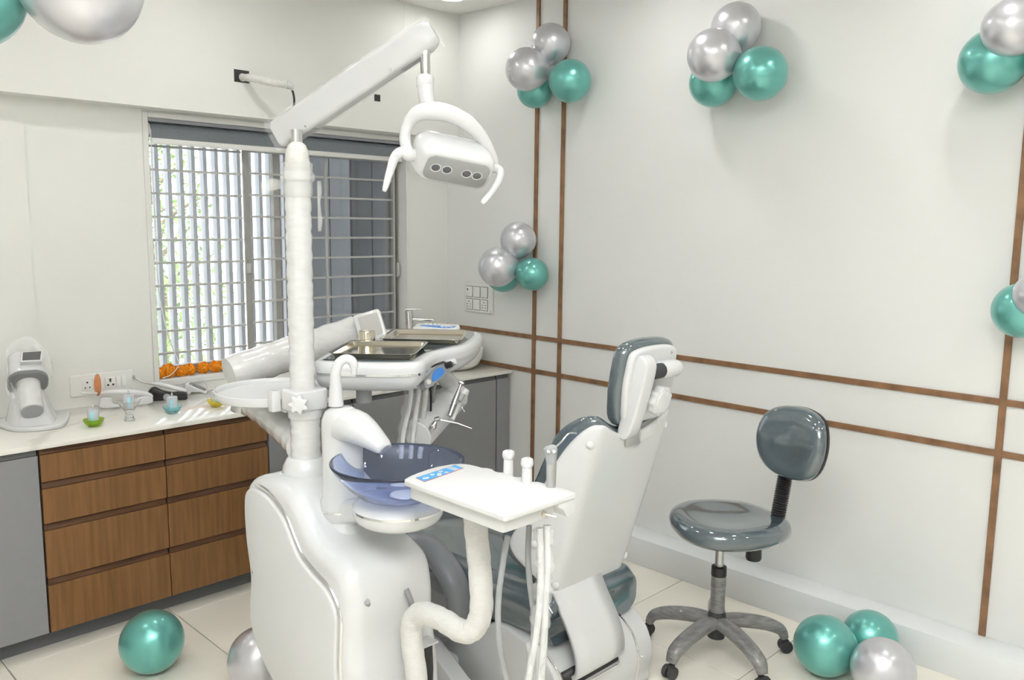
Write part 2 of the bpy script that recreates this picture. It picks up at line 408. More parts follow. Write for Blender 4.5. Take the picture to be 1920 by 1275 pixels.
# ------------------------------------------------------------------ outside the window
bm = NB(); bx(bm, -14, 14, .36, 30, -.6, -.5); struct('ground', bm, 'ground')
lv = thing('louvre_screen', 'grey vertical fin screen standing outside the left window half', 'screen', (-1.5, .48, .2), None)
for k in range(18):
    x = -2.13 + k * .0662
    bm = NB(); bx(bm, x, x + .024, .42, .468, .2, 2.9, .002, 1); obj('fin', bm, 'fin_paint', lv)
for z in (.2, 2.85):
    bm = NB(); bx(bm, -2.1, -.9, .44, .48, z, z + .05); obj('rail', bm, 'fin_paint', lv)
op = thing('service_shaft_wall', 'dark grey ribbed panel wall behind the right half of the window', 'wall panel', (-.2, .75, -.5))
for k in range(14):
    x = -.74 + k * .17
    bm = NB(); bx(bm, x, x + .164, .72, .76, -.5, 3.2, .004, 1); obj('panel', bm, 'outer_panel', op)
bm = NB(); bx(bm, -.75, 1.65, .76, .80, -.5, 3.2); obj('backing', bm, 'outer_panel', op)
def tree(x, y, h, r, label):
    t = thing('tree', label, 'tree', (x, y, -.5), 'trees beyond the window')
    bm = NB(); tube(bm, [(x, y, -.5), (x + .05, y, h * .3), (x - .08, y + .05, h * .6), (x, y, h * .9)], [.10, .08, .06, .02], 10, 4)
    for k in range(9):
        a = k * 2.4; z = h * (.3 + .06 * k)
        tube(bm, [(x, y, z), (x + math.cos(a) * r * .5, y + math.sin(a) * r * .5, z + .35), (x + math.cos(a) * r * .9, y + math.sin(a) * r * .9, z + .5)], [.03, .02, .006], 6, 3)
    obj('trunk', bm, 'bark', t)
    bm = NB()
    for k in range(2600):
        a = random.uniform(0, 6.283); q = r * math.sqrt(random.random()) ; z = random.uniform(.05, 1) ; w = math.sin(math.pi * min(1, z * .9 + .1)) ** .6
        c = V((x + math.cos(a) * q * w, y + math.sin(a) * q * w, -.3 + z * (h + .5)))
        s = random.uniform(.03, .06); R = Quaternion(V((random.gauss(0, 1), random.gauss(0, 1), random.gauss(0, 1))).normalized(), random.uniform(0, 6.28))
        vs = [bm.verts.new(c + R @ V(p) * s) for p in ((-1, 0, 0), (0, -.45, .1), (1.1, 0, 0), (0, .45, .1))]
        bm.faces.new(vs)
    obj('foliage', bm, 'leaf', t, angle=180)['kind'] = 'stuff'
tree(-.75, 4.3, 2.3, .95, 'leafy tree behind the fin screen, nearest the window')
tree(-2.3, 6.6, 1.6, 1.1, 'low leafy tree farther back at the left window edge')
tree(.9, 6.8, 2.7, .95, 'taller leafy tree far behind the fin screen end')

# ================================================================== COUNTER AND CABINETS
YD = -.585; ZT = .078; ZU = .838
bm = NB(); bx(bm, XL, -.001, -.606, -.0005, ZU + .002, .86, .003, 2)
tag(obj('worktop', bm, 'quartz', origin=(-2.3, -.3, .84)), 'long glossy white marble veined counter top under the window', 'counter')
bm = NB(); bx(bm, XL, -.002, -.502, -.49, 0, ZT); tag(obj('plinth', bm, 'dark_laminate', origin=(-2.3, -.5, 0)), 'dark grey recessed plinth under the row of cabinets', 'plinth')

def cabinet(name, x0, x1, label, cols, rows, front, strip):
    t = thing(name, label, 'cabinet', ((x0 + x1) / 2, -.3, ZT))
    bm = NB(); bx(bm, x0, x1, -.562, -.004, ZT, ZU); obj('body', bm, 'dark_laminate' if front != 'walnut' else 'shadow_gap', t)
    for c in range(len(cols) - 1):
        for z0, z1, s1 in rows:
            a, b = cols[c] + .002, cols[c + 1] - .002
            nm = 'drawer' if len(rows) > 1 else 'door'
            bm = NB(); bx(bm, a, b, YD, -.563, z0 + .001, z1, .001, 1); d = obj(nm, bm, front, t)
            if s1:
                bm = NB()      # bevelled finger-pull strip above the front
                rprism(bm, [(-.563, z1 + .002), (-.577, z1 + .002), (-.568, s1 - .002), (-.563, s1 - .002)], YZX, a + .002, b - .002, .0005, 1)
                obj('finger_pull', bm, strip, d)
R4 = [(.087, .280, .307), (.309, .505, .532), (.534, .674, .701), (.703, .812, .838)]
cabinet('side_cabinet', -3.62, -2.576, 'plain pale grey cabinet at the left end under the counter', [-3.62, -2.576], [(.087, .812, .838)], 'grey_laminate', 'dark_laminate')
cabinet('side_cabinet', -4.69, -3.624, 'pale grey cabinet at the far counter end outside the picture', [-4.69, -4.155, -3.624], [(.087, .812, .838)], 'grey_laminate', 'dark_laminate')
cabinet('drawer_cabinet', -2.572, -1.605, 'walnut drawer cabinet with eight drawers in two columns', [-2.572, -2.086, -1.605], R4, 'walnut', 'walnut_edge')
cabinet('base_cabinet', -1.601, -1.130, 'dark grey cabinet door right beside the walnut drawers', [-1.601, -1.130], [(.087, .812, .838)], 'grey_laminate', 'dark_laminate')
cabinet('base_cabinet', -1.126, -.120, 'wide dark grey two door cabinet behind the blue glass bowl', [-1.126, -.62, -.120], [(.087, .812, .838)], 'grey_laminate', 'dark_laminate')
cabinet('corner_cabinet', -.116, -.014, 'narrow dark grey cabinet filler door in the room corner', [-.116, -.014], [(.087, .812, .838)], 'grey_laminate', 'dark_laminate')

# ------------------------------------------------------------------ wall sockets
def socket(t, c, u, w, n, d, pts):
    fr = quadframe(c, u, w)
    bm = NB(); rprism(bm, rrect(d[0], d[1], .002, 2), fr, .0, .004, .001, 2); m = obj('module', bm, 'switch_white', t)
    for a, b, r in pts:
        bm = NB(); lathe(bm, [(r, -.001), (r, .0006)], fr(a, b, .004), n, 10); obj('pin_hole', bm, 'black_plastic', m)
# wide plate on the window wall
t = thing('socket_plate', 'wide white switch and socket plate on the wall above the counter', 'switch plate', (-2.13, -.002, .96))
fr = quadframe((-2.130, -.001, .9605), (1, 0, 0), (0, 0, 1))
bm = NB(); rprism(bm, rrect(.282, .100, .006, 3), fr, 0, .008, .003, 3); obj('plate', bm, 'switch_white', t)
N = (0, -1, 0)
for k, (a, w, pts) in enumerate([(-.068, .047, [(0, .012, .0042), (-.010, -.012, .0034), (.010, -.012, .0034)]), (-.032, .022, []), (-.008, .022, []),
                  (.034, .047, [(0, .014, .0055), (0, .006, .0045), (-.011, -.011, .005), (.012, -.011, .005)]), (.071, .023, []), (.095, .022, [])]):
    socket(t, fr(a, 0, .008), (1, 0, 0), (0, 0, 1), N, (w, .052), pts)
# square plate on the right wall
t = thing('switchboard', 'square white switchboard with two sockets near the room corner', 'switch plate', (-.002, -.303, 1.27))
fr = quadframe((-.001, -.303, 1.272), (0, -1, 0), (0, 0, 1))
bm = NB(); rprism(bm, rrect(.258, .185, .006, 3), fr, 0, .010, .003, 3); obj('plate', bm, 'switch_white', t)
for r in (0, 1):
    for c in (-1, 0, 1):
        p = fr(c * .068 - .012, .034 - r * .078, .0095); f2 = quadframe(p, (0, -1, 0), (0, 0, 1))
        bm = NB(); rprism(bm, rrect(.063, .069, .003, 2), f2, 0, .0016, .0005, 1); obj('module_gap', bm, 'shadow_gap', t)
        hs = [(0, .016, .0042), (-.013, -.0, .0034), (.013, .0, .0034), (-.013, -.016, .0034), (.013, -.016, .0034)] if (r == 1 and c) else ([(-.012, .012, .006)] if (r == 0 and c == -1) else [])
        socket(t, f2(0, 0, .0008), (0, -1, 0), (0, 0, 1), (-1, 0, 0), (.058, .064), hs)
screw(t, fr(.115, -.08, .010), (-1, 0, 0), .004)

# taped pipe coming out of the soffit
t = thing('taped_pipe', 'tape wrapped pipe with black cable coming out of the soffit opening', 'pipe', (-1.43, -.11, 2.43))
bm = NB(); pp = cr([(-1.43, -.06, 2.432), (-1.415, -.16, 2.42), (-1.37, -.23, 2.402), (-1.32, -.27, 2.393), (-1.285, -.28, 2.390)], 8)
tube(bm, pp, [.018 + .0018 * math.sin(k * 1.9) for k in range(len(pp))], 14); obj('wrapped_pipe', bm, 'gauze', t)
bm = NB(); tube(bm, [(-1.285, -.28, 2.390), (-1.262, -.283, 2.384), (-1.252, -.28, 2.368)], [.019, .016, .006], 12, 4); obj('tape_end', bm, 'wrap', t)
bm = NB(); tube(bm, [(-1.257, -.28, 2.378), (-1.245, -.28, 2.345), (-1.238, -.27, 2.30), (-1.232, -.23, 2.23), (-1.225, -.17, 2.19), (-1.22, -.108, 2.245)], .0055, 8, 6); obj('cable', bm, 'black_plastic', t)

# ------------------------------------------------------------------ marigolds on the sill
def marigold_mesh():
    bm = NB()
    for ring in range(7):
        ph = math.pi * (.06 + .135 * ring); m = max(5, int(15 * math.sin(ph)))
        for k in range(m):
            th = 2 * math.pi * k / m + ring * .7
            d = V((math.sin(ph) * math.cos(th), math.sin(ph) * math.sin(th), math.cos(ph)))
            u, w = frame_of(d); rr = .030 + random.uniform(-.003, .003)
            for q in range(2):
                a = random.uniform(0, 3.14); e1 = u * math.cos(a) + w * math.sin(a); e2 = d.cross(e1); s = .0085
                vs = [bm.verts.new(p) for p in (d * rr * .55, d * rr * .9 - e1 * s, d * (rr * 1.10) - e1 * s * .6 + e2 * .003, d * rr * 1.05, d * (rr * 1.12) + e1 * s * .6 - e2 * .002, d * rr * .92 + e1 * s)]
                bm.faces.new(vs)
    ball(bm, (0, 0, 0), .0285, u=14, v=9)
    return bm
proto = obj('marigold', marigold_mesh(), 'marigold', angle=30)
fx = [-1.842, -1.796, -1.741, -1.690, -1.616, -1.554, -1.490, -1.424, -1.345, -1.15, -1.115, -1.06, -.905, -.868, -.80]
fs = [.85, 1.12, .9, .95, .95, .98, 1.05, .98, .9, .9, .85, .9, 1.1, .85, .8]
od = ['first', 'second', 'third', 'fourth', 'fifth', 'sixth', 'seventh', 'eighth', 'ninth', 'tenth', 'eleventh', 'twelfth', 'thirteenth', 'fourteenth', 'fifteenth']
for k, x in enumerate(fx):
    o = proto if k == 0 else copy_tree(proto)
    o.location = (x, .038 + .006 * math.sin(k * 2.1), WZ0 + .008 + .029 * fs[k]); o.scale = (fs[k],) * 3; o.rotation_euler = (.4 * math.sin(k), .5 * math.cos(k * 1.7), k * 1.3)
    tag(o, 'orange marigold head on the window sill, %s from the left' % od[k], 'flower', 'marigold heads along the window sill')

# ------------------------------------------------------------------ candle bowls
def candle_set(x, y, m, label, clabel, stem=False, rot=0.0):
    z0 = .8602
    b = thing('candle_bowl', label, 'candle holder', (x, y, z0), 'glass candle bowls on the counter')
    bm = NB()
    if stem:
        lathe(bm, [(.022, 0), (.023, .004), (.017, .012), (.017, .036), (.024, .046), (.040, .072), (.050, .088), (.047, .088), (.036, .070), (.018, .050), (.006, .048)], (x, y, z0), seg=28); zb = z0 + .052
    else:
        lathe(bm, [(.016, 0), (.021, .002), (.031, .010), (.038, .022), (.042, .032), (.039, .032), (.031, .019), (.022, .0085), (.005, .008)], (x, y, z0), seg=28); zb = z0 + .012
    obj('bowl', bm, m, b)
    c = thing('led_candle', clabel, 'candle', (x, y, zb), 'electric tea lights on the counter')
    bm = NB(); lathe(bm, [(.020, 0), (.0225, .002), (.0235, .058), (.022, .063), (.016, .064), (.0145, .060), (.003, .059)], (x, y, zb), seg=20); obj('body', bm, 'candle', c)
    bm = NB(); lathe(bm, [(.006, .058), (.0065, .064), (.004, .074), (.001, .083)], (x, y, zb), seg=12); obj('flame_tip', bm, 'clear_glass', c)
    bm = NB()
    u = V((math.sin(rot), -math.cos(rot), 0)); w = V((u.y, -u.x, 0))
    loft(bm, [[V((x, y, zb + h)) + (u * math.cos(t) + w * math.sin(t)) * .0240 for t in (-.25, .0, .28)] for h in (.006, .03, .055)], cap=False, closed=False)
    obj('foil', bm, 'candle_tint', c)
    if stem:
        bm = NB(); ball(bm, (x - .004, y - .019, zb + .014), .006, (1, .6, 1.4), 10, 8); obj('glow', bm, 'candle_glow', c)
candle_set(-2.318, -.435, 'green_glass', 'green glass bowl, leftmost on the counter', 'clear electric tea light standing in the green glass bowl', rot=-.5)
candle_set(-2.168, -.425, 'clear_glass', 'clear footed glass bowl between green and aqua bowls', 'electric tea light with a warm glow in the clear footed bowl', True, rot=-.3)
candle_set(-1.972, -.405, 'aqua_glass', 'aqua blue glass bowl on the counter front', 'iridescent electric tea light in the aqua glass bowl', rot=-.6)
candle_set(-1.765, -.405, 'yellow_glass', 'yellow glass bowl half hidden under the round tray', 'electric tea light in the yellow glass bowl, mostly hidden by tray', rot=-.4)

# ------------------------------------------------------------------ handheld x-ray on its stand
t = thing('xray_stand', 'white moulded stand carrying the wrapped x-ray head', 'stand', (-2.49, -.25, .8602))
bm = NB(); base = [(-2.60, -.29), (-2.55, -.36), (-2.455, -.385), (-2.40, -.345), (-2.325, -.155), (-2.34, -.11), (-2.58, -.08), (-2.61, -.12)]
rprism(bm, sm(base, 3), XYZ, .8602, .878, .005, 3); obj('base', bm, 'white_plastic', t)
bm = NB(); C0 = [(-2.575, -.29), (-2.52, -.34), (-2.45, -.345), (-2.41, -.27), (-2.385, -.16), (-2.56, -.12)]
C1 = [(-2.545, -.22), (-2.52, -.245), (-2.475, -.25), (-2.455, -.22), (-2.45, -.17), (-2.54, -.16)]
rg = []
for k in range(6):
    q = k / 5; e = q ** .8
    rg.append([V((a[0] * (1 - e) + b[0] * e, a[1] * (1 - e) + b[1] * e, .874 + .155 * q)) for a, b in zip(sm(C0, 4), sm(C1, 4))])
loft(bm, rg); obj('pedestal', bm, 'white_plastic', t)
t = thing('xray_device', 'white handheld x-ray head with dark screen, shrouded in clear film', 'medical device', (-2.49, -.21, 1.03))
ax = V((-.40, -.66, -.60)).normalized()           # the cone points down towards the room
fr = quadframe((-2.492, -.185, 1.075), (1, -.18, 0), ax.cross(V((1, -.18, 0))))
bm = NB(); rg = []
for h, sc_, r_ in ((-.085, .70, .03), (-.075, .86, .035), (-.05, .96, .038), (.0, 1.0, .04), (.035, 1.0, .04), (.045, .94, .04)):
    q = [fr(a * sc_, b * sc_, h) for a, b in rrect(.140, .130, r_ * 1.2, 5)]; rg.append(q)
loft(bm, rg); obj('housing', bm, 'white_plastic', t)
fz = lambda a, b, h: fr(a, b, h)
bm = NB(); rprism(bm, rrect(.152, .138, .055, 6), fz, .043, .062, .006, 3); obj('collar', bm, 'collar_grey', t)
bm = NB(); rg = []
for h, r_ in ((.055, .047), (.10, .045), (.20, .043), (.205, .043)): rg.append([fr(r_ * math.cos(q), r_ * math.sin(q) - .006, h) for q in [2 * math.pi * k / 24 for k in range(24)]])
loft(bm, rg); obj('cone', bm, 'wrap', t)
bm = NB(); rg = []
for h, r_ in ((.204, .0425), (.209, .040)): rg.append([fr(r_ * math.cos(q), r_ * math.sin(q) - .006, h) for q in [2 * math.pi * k / 24 for k in range(24)]])
loft(bm, rg); obj('cone_cap', bm, 'grey_plastic', t)
sf = quadframe((-2.482, -.235, 1.148), (1, -.15, 0), (.10, .55, .62))
bm = NB(); rprism(bm, [(-.043, -.024), (.035, -.028), (.045, .026), (-.035, .028)], sf, -.02, .006, .004, 2); obj('screen_hood', bm, 'white_plastic', t)
bm = NB(); rprism(bm, [(-.036, -.018), (.029, -.021), (.038, .021), (-.029, .022)], sf, .005, .0075, .001, 1); obj('screen', bm, 'screen_dark', t)
bm = NB()
for k in range(3):
    a = [(-2.57, -.30 + .02 * k, .93 + .05 * k), (-2.585 + .01 * k, -.24, 1.05), (-2.55, -.17 + .01 * k, 1.16), (-2.47, -.16, 1.19 + .008 * k), (-2.41, -.2, 1.13), (-2.405, -.27 + .02 * k, 1.04)]
    p = cr(a, 5); loft(bm, [[q + V((0, 0, -.02)), q + V((.008 * math.sin(i), -.006, .0)), q + V((.0, .006 * math.cos(i * 2), .022))] for i, q in enumerate(p)], cap=False, closed=False)
obj('film_shroud', bm, 'clear_film', t)

# ------------------------------------------------------------------ small devices on the counter
t = thing('curing_light', 'white curing light handle with a round orange shield', 'dental tool', (-2.07, -.12, .8602))
_f = quadframe((-2.070, -.125, .8602), (1, -.22, 0), (0, 0, 1)); fr = lambda a, b, h: _f(a * 1.18, b * 1.12, h * 1.1)
bm = NB(); rprism(bm, sm([(-.088, .002), (.0, .0), (.085, .002), (.098, .018), (.090, .034), (.05, .036), (.0, .012), (-.045, .016), (-.05, .04), (-.06, .046), (-.088, .046), (-.094, .03)], 3), fr, -.014, .014, .006, 3); obj('charging_base', bm, 'white_plastic', t)
bm = NB(); tube(bm, [fr(-.090, .064, 0), fr(-.06, .066, 0), fr(.0, .060, 0), (fr(.055, .050, 0)), fr(.088, .034, 0), fr(.092, .028, 0)], [.008, .0125, .013, .014, .013, .008], 16, 4); obj('handle', bm, 'white_plastic', t)
bm = NB(); tube(bm, [fr(-.155, .072, 0), fr(-.15, .071, 0), fr(-.12, .067, 0), fr(-.085, .064, 0)], [.006, .0075, .0055, .007], 12, 3); obj('light_guide', bm, 'white_matt', t)
d1 = V((-.93, .30, -.05)).normalized()
bm = NB(); lathe(bm, [(.0, -.001), (.050, -.001), (.051, 0), (.050, .0012), (.0, .0012)], fr(-.098, .100, 0), V((-1, .04, .06)), 32, cap=False); obj('shield', bm, 'orange_shield', t)
bm = NB(); lathe(bm, [(.010, -.004), (.011, 0), (.010, .004)], fr(-.098, .064, 0), (-1, .2, .05), 16); obj('shield_clip', bm, 'grey_plastic', t)

t = thing('scaler_cradle', 'black charging cradle holding a slim white handpiece', 'dental tool', (-1.865, -.10, .8602))
_f = quadframe((-1.868, -.105, .8602), (.86, -.5, 0), (0, 0, 1)); fr = lambda a, b, h: _f(a * 1.15, b * 1.1, h * 1.1)
bm = NB(); rprism(bm, sm([(-.072, .0), (.0, .0), (.072, .0), (.078, .012), (.074, .030), (.055, .036), (.02, .032), (-.02, .042), (-.045, .056), (-.060, .056), (-.072, .042), (-.078, .015)], 3), fr, -.018, .018, .006, 3); obj('cradle', bm, 'black_plastic', t)
bm = NB(); lathe(bm, [(.018, 0), (.017, .003), (.004, .006)], fr(.0, .014, .017), fr(0, 0, 1) - fr(0, 0, 0), 16); obj('badge', bm, 'grey_plastic', t)
t = thing('endo_handpiece', 'slim white handpiece with bent metal head lying in the black cradle', 'dental tool', tuple(fr(0, .04, 0)))
bm = NB(); tube(bm, [fr(-.055, .074, 0), fr(-.03, .071, 0), fr(.02, .054, 0), fr(.066, .038, 0), fr(.074, .035, 0)], [.007, .0105, .011, .011, .007], 16, 4); obj('body', bm, 'white_plastic', t)
bm = NB(); tube(bm, [fr(-.125, .105, 0), fr(-.10, .085, 0), fr(-.075, .077, 0), fr(-.05, .073, 0)], [.004, .004, .005, .0075], 12, 4); obj('neck', bm, 'satin_metal', t)
bm = NB(); lathe(bm, [(.0055, -.008), (.007, -.004), (.007, .006), (.005, .008)], fr(-.127, .107, 0), (.3, 0, 1), 14); obj('head', bm, 'satin_metal', t)

t = thing('apex_locator', 'small white box with tilted dark screen beside the marigolds', 'dental tool', (-1.69, -.04, .8602))
_g = quadframe((-1.698, -.052, .8602), (.80, -.6, 0), (0, 0, 1)); fr = lambda a, b, h: _g(a * .82, b * .9, h * .9)
bm = NB(); rprism(bm, [(-.062, .0), (-.035, .0), (-.025, .012), (.03, .012), (.058, .0), (.064, .012), (-.05, .062), (-.060, .058)], fr, -.030, .030, .004, 2); obj('case', bm, 'white_plastic', t)
s2 = quadframe(fr(.006, .0385, 0), fr(.114, -.05, 0) - fr(0, 0, 0), fr(0, 0, -1) - fr(0, 0, 0))
bm = NB(); rprism(bm, rrect(.082, .044, .004, 3), s2, -.001, .002, .001, 1); obj('screen', bm, 'screen_dark', t)
bm = NB(); tube(bm, [fr(-.02, .055, -.01), fr(.01, .07, -.03), fr(.04, .055, -.05), fr(.06, .01, -.04), fr(.085, .008, -.02), fr(.11, .02, -.01)], .0022, 6, 5); obj('lead', bm, 'white_matt', t)

# ------------------------------------------------------------------ wash basin and tap
t = thing('wash_basin', 'round white vessel basin on the counter in the corner', 'basin', (-.235, -.30, .8602))
bm = NB(); lathe(bm, [(.10, 0), (.135, .006), (.165, .03), (.185, .075), (.192, .135), (.188, .140), (.183, .135), (.17, .075), (.14, .035), (.06, .02), (.01, .018)], (0, 0, 0), seg=44)
bmesh.ops.transform(bm, matrix=Matrix.Translation((-.235, -.30, .8602)) @ Matrix.Diagonal((1.02, 1.1, .95, 1)), verts=bm.verts); obj('bowl', bm, 'porcelain', t)
tx, ty = -.375, -.085
t = thing('basin_tap', 'tall chrome mixer tap with flat lever behind the vessel basin', 'tap', (tx, ty, .8602))
bm = NB(); lathe(bm, [(.027, 0), (.027, .006), (.021, .012), (.020, .27), (.024, .30), (.024, .335), (.020, .338)], (tx, ty, .8602), seg=24); obj('column', bm, 'chrome', t)
fr = quadframe((tx, ty, 1.145), (.80, -.60, -.05), (0, 0, 1))
bm = NB(); rprism(bm, rrect(.145, .016, .004, 2, (.075, 0)), fr, -.014, .014, .004, 3); sp = obj('spout', bm, 'chrome', t)
bm = NB(); lathe(bm, [(.010, 0), (.011, -.012), (.009, -.016)], fr(.135, -.008, 0), seg=16); obj('aerator', bm, 'chrome', sp)
bm = NB(); box(bm, (tx + .02, ty - .012, 1.206), (.095, .026, .006), .002, 2, Quaternion((0, 0, 1), -.6).to_matrix()); obj('lever', bm, 'chrome', t)

# ================================================================== BALLOONS
def balloon_body():
    bm = NB(); pr = []
    for k in range(25):
        a = math.pi * k / 24; z = math.cos(a); r = math.sin(a)
        if z < 0: z = z * (1 + .16 * (-z) ** 2); r = r * (1 - .06 * (-math.cos(a)) ** 2)
        pr.append((max(r, .012), z))
    lathe(bm, pr, seg=40); return bm
def balloon_knot():
    bm = NB(); lathe(bm, [(.03, -1.12), (.045, -1.17), (.03, -1.20), (.075, -1.27), (.07, -1.28), (.02, -1.24)], seg=14); return bm
_bp = {}
def balloon(c, r, m, label, axis, group, k=1.0):
    key = m
    if key not in _bp:
        a = obj('body', balloon_body(), m, world=False, angle=180); b = obj('knot', balloon_knot(), m, world=False, angle=180)
        _bp[key] = (a.data, b.data); bpy.data.objects.remove(a); bpy.data.objects.remove(b)
    t = bpy.data.objects.new('balloon', None); COL.objects.link(t); t.empty_display_size = .05
    t.location = c; t.scale = (r, r, r * k); t.rotation_mode = 'QUATERNION'; t.rotation_quaternion = V((0, 0, 1)).rotation_difference(V(axis).normalized())
    for nm, me in zip(('body', 'knot'), _bp[key]):
        o = bpy.data.objects.new(nm, me); COL.objects.link(o); o.parent = t
    tag(t, label, 'balloon', group); return t
TB, SB = 'teal_balloon', 'silver_balloon'
def cluster(ctr, items, group):
    for c, r, m, label in items:
        balloon(c, r, m, label, V(c) - V(ctr), group)
cluster((-.15, -.96, 2.53), [
    ((-.117, -.973, 2.669), .104, SB, 'upper silver balloon of the cluster on the double wooden trim'),
    ((-.228, -.906, 2.531), .1126, SB, 'lower left silver balloon of the cluster on the double wooden trim'),
    ((-.143, -1.138, 2.456), .110, TB, 'teal balloon at the right of the cluster on the double trim'),
    ((-.103, -.847, 2.445), .0965, TB, 'teal balloon hidden lowest in the cluster on the double trim')], 'balloons high on the double trim')
cluster((-.16, -2.09, 2.45), [
    ((-.120, -2.077, 2.583), .1075, SB, 'upper silver balloon of the cluster high on the blank wall'),
    ((-.250, -2.051, 2.45), .1128, SB, 'front silver balloon of the cluster high on the blank wall'),
    ((-.180, -2.241, 2.361), .1128, TB, 'front teal balloon of the cluster high on the blank wall'),
    ((-.116, -1.972, 2.361), .108, TB, 'rear teal balloon under silver ones, high on the blank wall')], 'balloons in the middle of the long wall')
cluster((-.15, -.74, 1.50), [
    ((-.125, -.756, 1.633), .102, SB, 'top silver balloon of the cluster above the switchboard'),
    ((-.225, -.696, 1.481), .111, SB, 'left silver balloon of the cluster above the switchboard'),
    ((-.120, -.865, 1.446), .092, TB, 'right teal balloon of the cluster above the switchboard'),
    ((-.109, -.622, 1.432), .102, TB, 'lower teal balloon overlapping the switchboard corner')], 'balloons above the switchboard')
cluster((-.15, -3.25, 2.36), [
    ((-.215, -3.195, 2.399), .0965, SB, 'silver balloon in the upper right picture corner'),
    ((-.125, -3.118, 2.31), .1137, TB, 'teal balloon below the silver one in the upper right corner'),
    ((-.112, -3.345, 2.30), .108, TB, 'teal balloon cut by the right picture edge, high up')], 'balloons in the upper right')
cluster((-.14, -3.36, 1.42), [
    ((-.112, -3.278, 1.432), .0992, TB, 'teal balloon on the right trim, cut by the picture edge'),
    ((-.178, -3.343, 1.495), .083, SB, 'silver balloon behind the teal one on the right trim')], 'balloons on the right trim')
G = 'balloons lying on the floor'
balloon((-.484, -2.805, .117), .1155, TB, 'teal balloon on the floor nearest the stool', (-.75, .45, .35), G, 1.03)
balloon((-.27, -2.89, .1065), .106, TB, 'teal balloon on the floor against the kerb', (-.5, -.6, .6), G, 1.0)
balloon((-.497, -3.03, .1145), .1136, SB, 'silver balloon on the floor beside two teal balloons', (-.5, -.75, .45), G, 1.0)
balloon((-2.336, -.993, .119), .1186, TB, 'single teal balloon on the floor before the walnut drawers', (-.72, -.55, .42), G, .98)
balloon((-2.103, -1.398, .1185), .118, SB, 'silver balloon on the floor half hidden behind the white unit', (-.6, -.6, .5), G, 1.0)
hb = balloon((-2.8595, -2.1572, 2.2154), .126, SB, 'large silver balloon hanging near the camera at top left', (.5, .2, -.8), 'balloons hanging from the ceiling', 1.04)
hb2 = balloon((-3.0457, -2.0338, 2.1852), .121, TB, 'teal balloon cut by the left picture edge at the top', (-.5, .2, -.8), 'balloons hanging from the ceiling')
hang = (-2.935, -2.10, 2.36)
bm = NB(); tube(bm, [hang, (-2.93, -2.10, 2.6), (-2.94, -2.095, CEIL)], .0015, 6, 4)
tag(obj('hanging_ribbon', bm, 'ribbon', origin=hang), 'thin ribbon from the ceiling holding the balloons at top left', 'ribbon')

# ================================================================== STOOL
scx, scy = -.652, -2.428
st = thing('stool', 'dark vinyl operator stool with backrest on a film wrapped star base', 'stool', (scx, scy, 0))
for k in range(5):
    a = math.radians(320 + 72 * k); d = V((math.cos(a), math.sin(a), 0)); c = V((scx, scy, 0))
    bm = NB(); tube(bm, [c + V((0, 0, .140)) + d * .02, c + d * .10 + V((0, 0, .142)), c + d * .20 + V((0, 0, .125)), c + d * .265 + V((0, 0, .098)), c + d * .286 + V((0, 0, .062))], [.036, .036, .034, .030, .022], 12, 4, sq=(1, .8))
    leg = obj('leg', bm, 'charcoal_wrap', st)
    s = V((-d.y, d.x, 0)); q = c + d * .286
    bm = NB()
    for sg in (-1, 1): lathe(bm, [(.012, -.011), (.024, -.009), (.026, 0), (.024, .009), (.012, .011)], q + s * sg * .014 + V((0, 0, .026)) + d * .006, s, 18)
    box(bm, q + V((0, 0, .044)), (.03, .02, .024), .004, 2, Quaternion((0, 0, 1), a).to_matrix()); obj('caster', bm, 'dark_rubber', leg)
bm = NB(); lathe(bm, [(.034, .075), (.036, .09), (.036, .17), (.030, .185)], (scx, scy, 0), seg=20); obj('hub', bm, 'dark_rubber', st)
bm = NB(); lathe(bm, [(.029, .17), (.030, .20), (.029, .26), (.031, .30), (.029, .345)], (scx, scy, 0), seg=20); obj('column_sleeve', bm, 'charcoal_wrap', st)
bm = NB(); lathe(bm, [(.030, .335), (.031, .338), (.030, .372), (.02, .374)], (scx, scy, 0), seg=20); obj('sleeve_collar', bm, 'black_plastic', st)
bm = NB(); lathe(bm, [(.017, .36), (.017, .50)], (scx, scy, 0), seg=18); obj('gas_lift', bm, 'satin_metal', st)
bm = NB(); rg = []
lathe(bm, [(.02, .485), (.05, .50), (.055, .512)], (scx, scy, 0), seg=8); obj('seat_plate', bm, 'black_plastic', st)
pk = V((scx + .05, scy - .12, 0))
bm = NB(); lathe(bm, [(.018, .512), (.018, .480), (.030, .477), (.031, .430), (.027, .422), (.006, .420), (.005, .413)], pk, seg=20); obj('tension_knob', bm, 'black_plastic', st)
bm = NB(); tube(bm, [pk + V((.02, -.01, .505)), pk + V((.09, -.08, .505))], .012, 10); obj('back_bracket', bm, 'black_plastic', st)
# seat: rounded shell, narrower towards the backrest
sc0 = V((-.640, -2.455, 0)); bd = V((.78, -.62, 0)).normalized(); bs = V((-bd.y, bd.x, 0))
outl = sm([(a * 1.06, b * 1.08) for a, b in [(.235, 0), (.205, .085), (.12, .165), (.0, .205), (-.12, .19), (-.195, .11), (-.215, 0), (-.195, -.11), (-.12, -.19), (.0, -.205), (.12, -.165), (.205, -.085)]], 4)
bm = NB(); rg = []
for f_, z_ in ((.80, .512), (.93, .520), (.99, .537), (1.0, .556), (.975, .574), (.92, .586), (.84, .592), (.70, .591), (.45, .585), (.2, .582)):
    rg.append([sc0 + bd * (p[0] * f_) + bs * (p[1] * f_) + V((0, 0, z_ - (.012 if p[0] * f_ > .12 else 0) * ((p[0] * f_ - .12) / .1) )) for p in outl])
loft(bm, rg); obj('seat', bm, 'vinyl', st, angle=80)
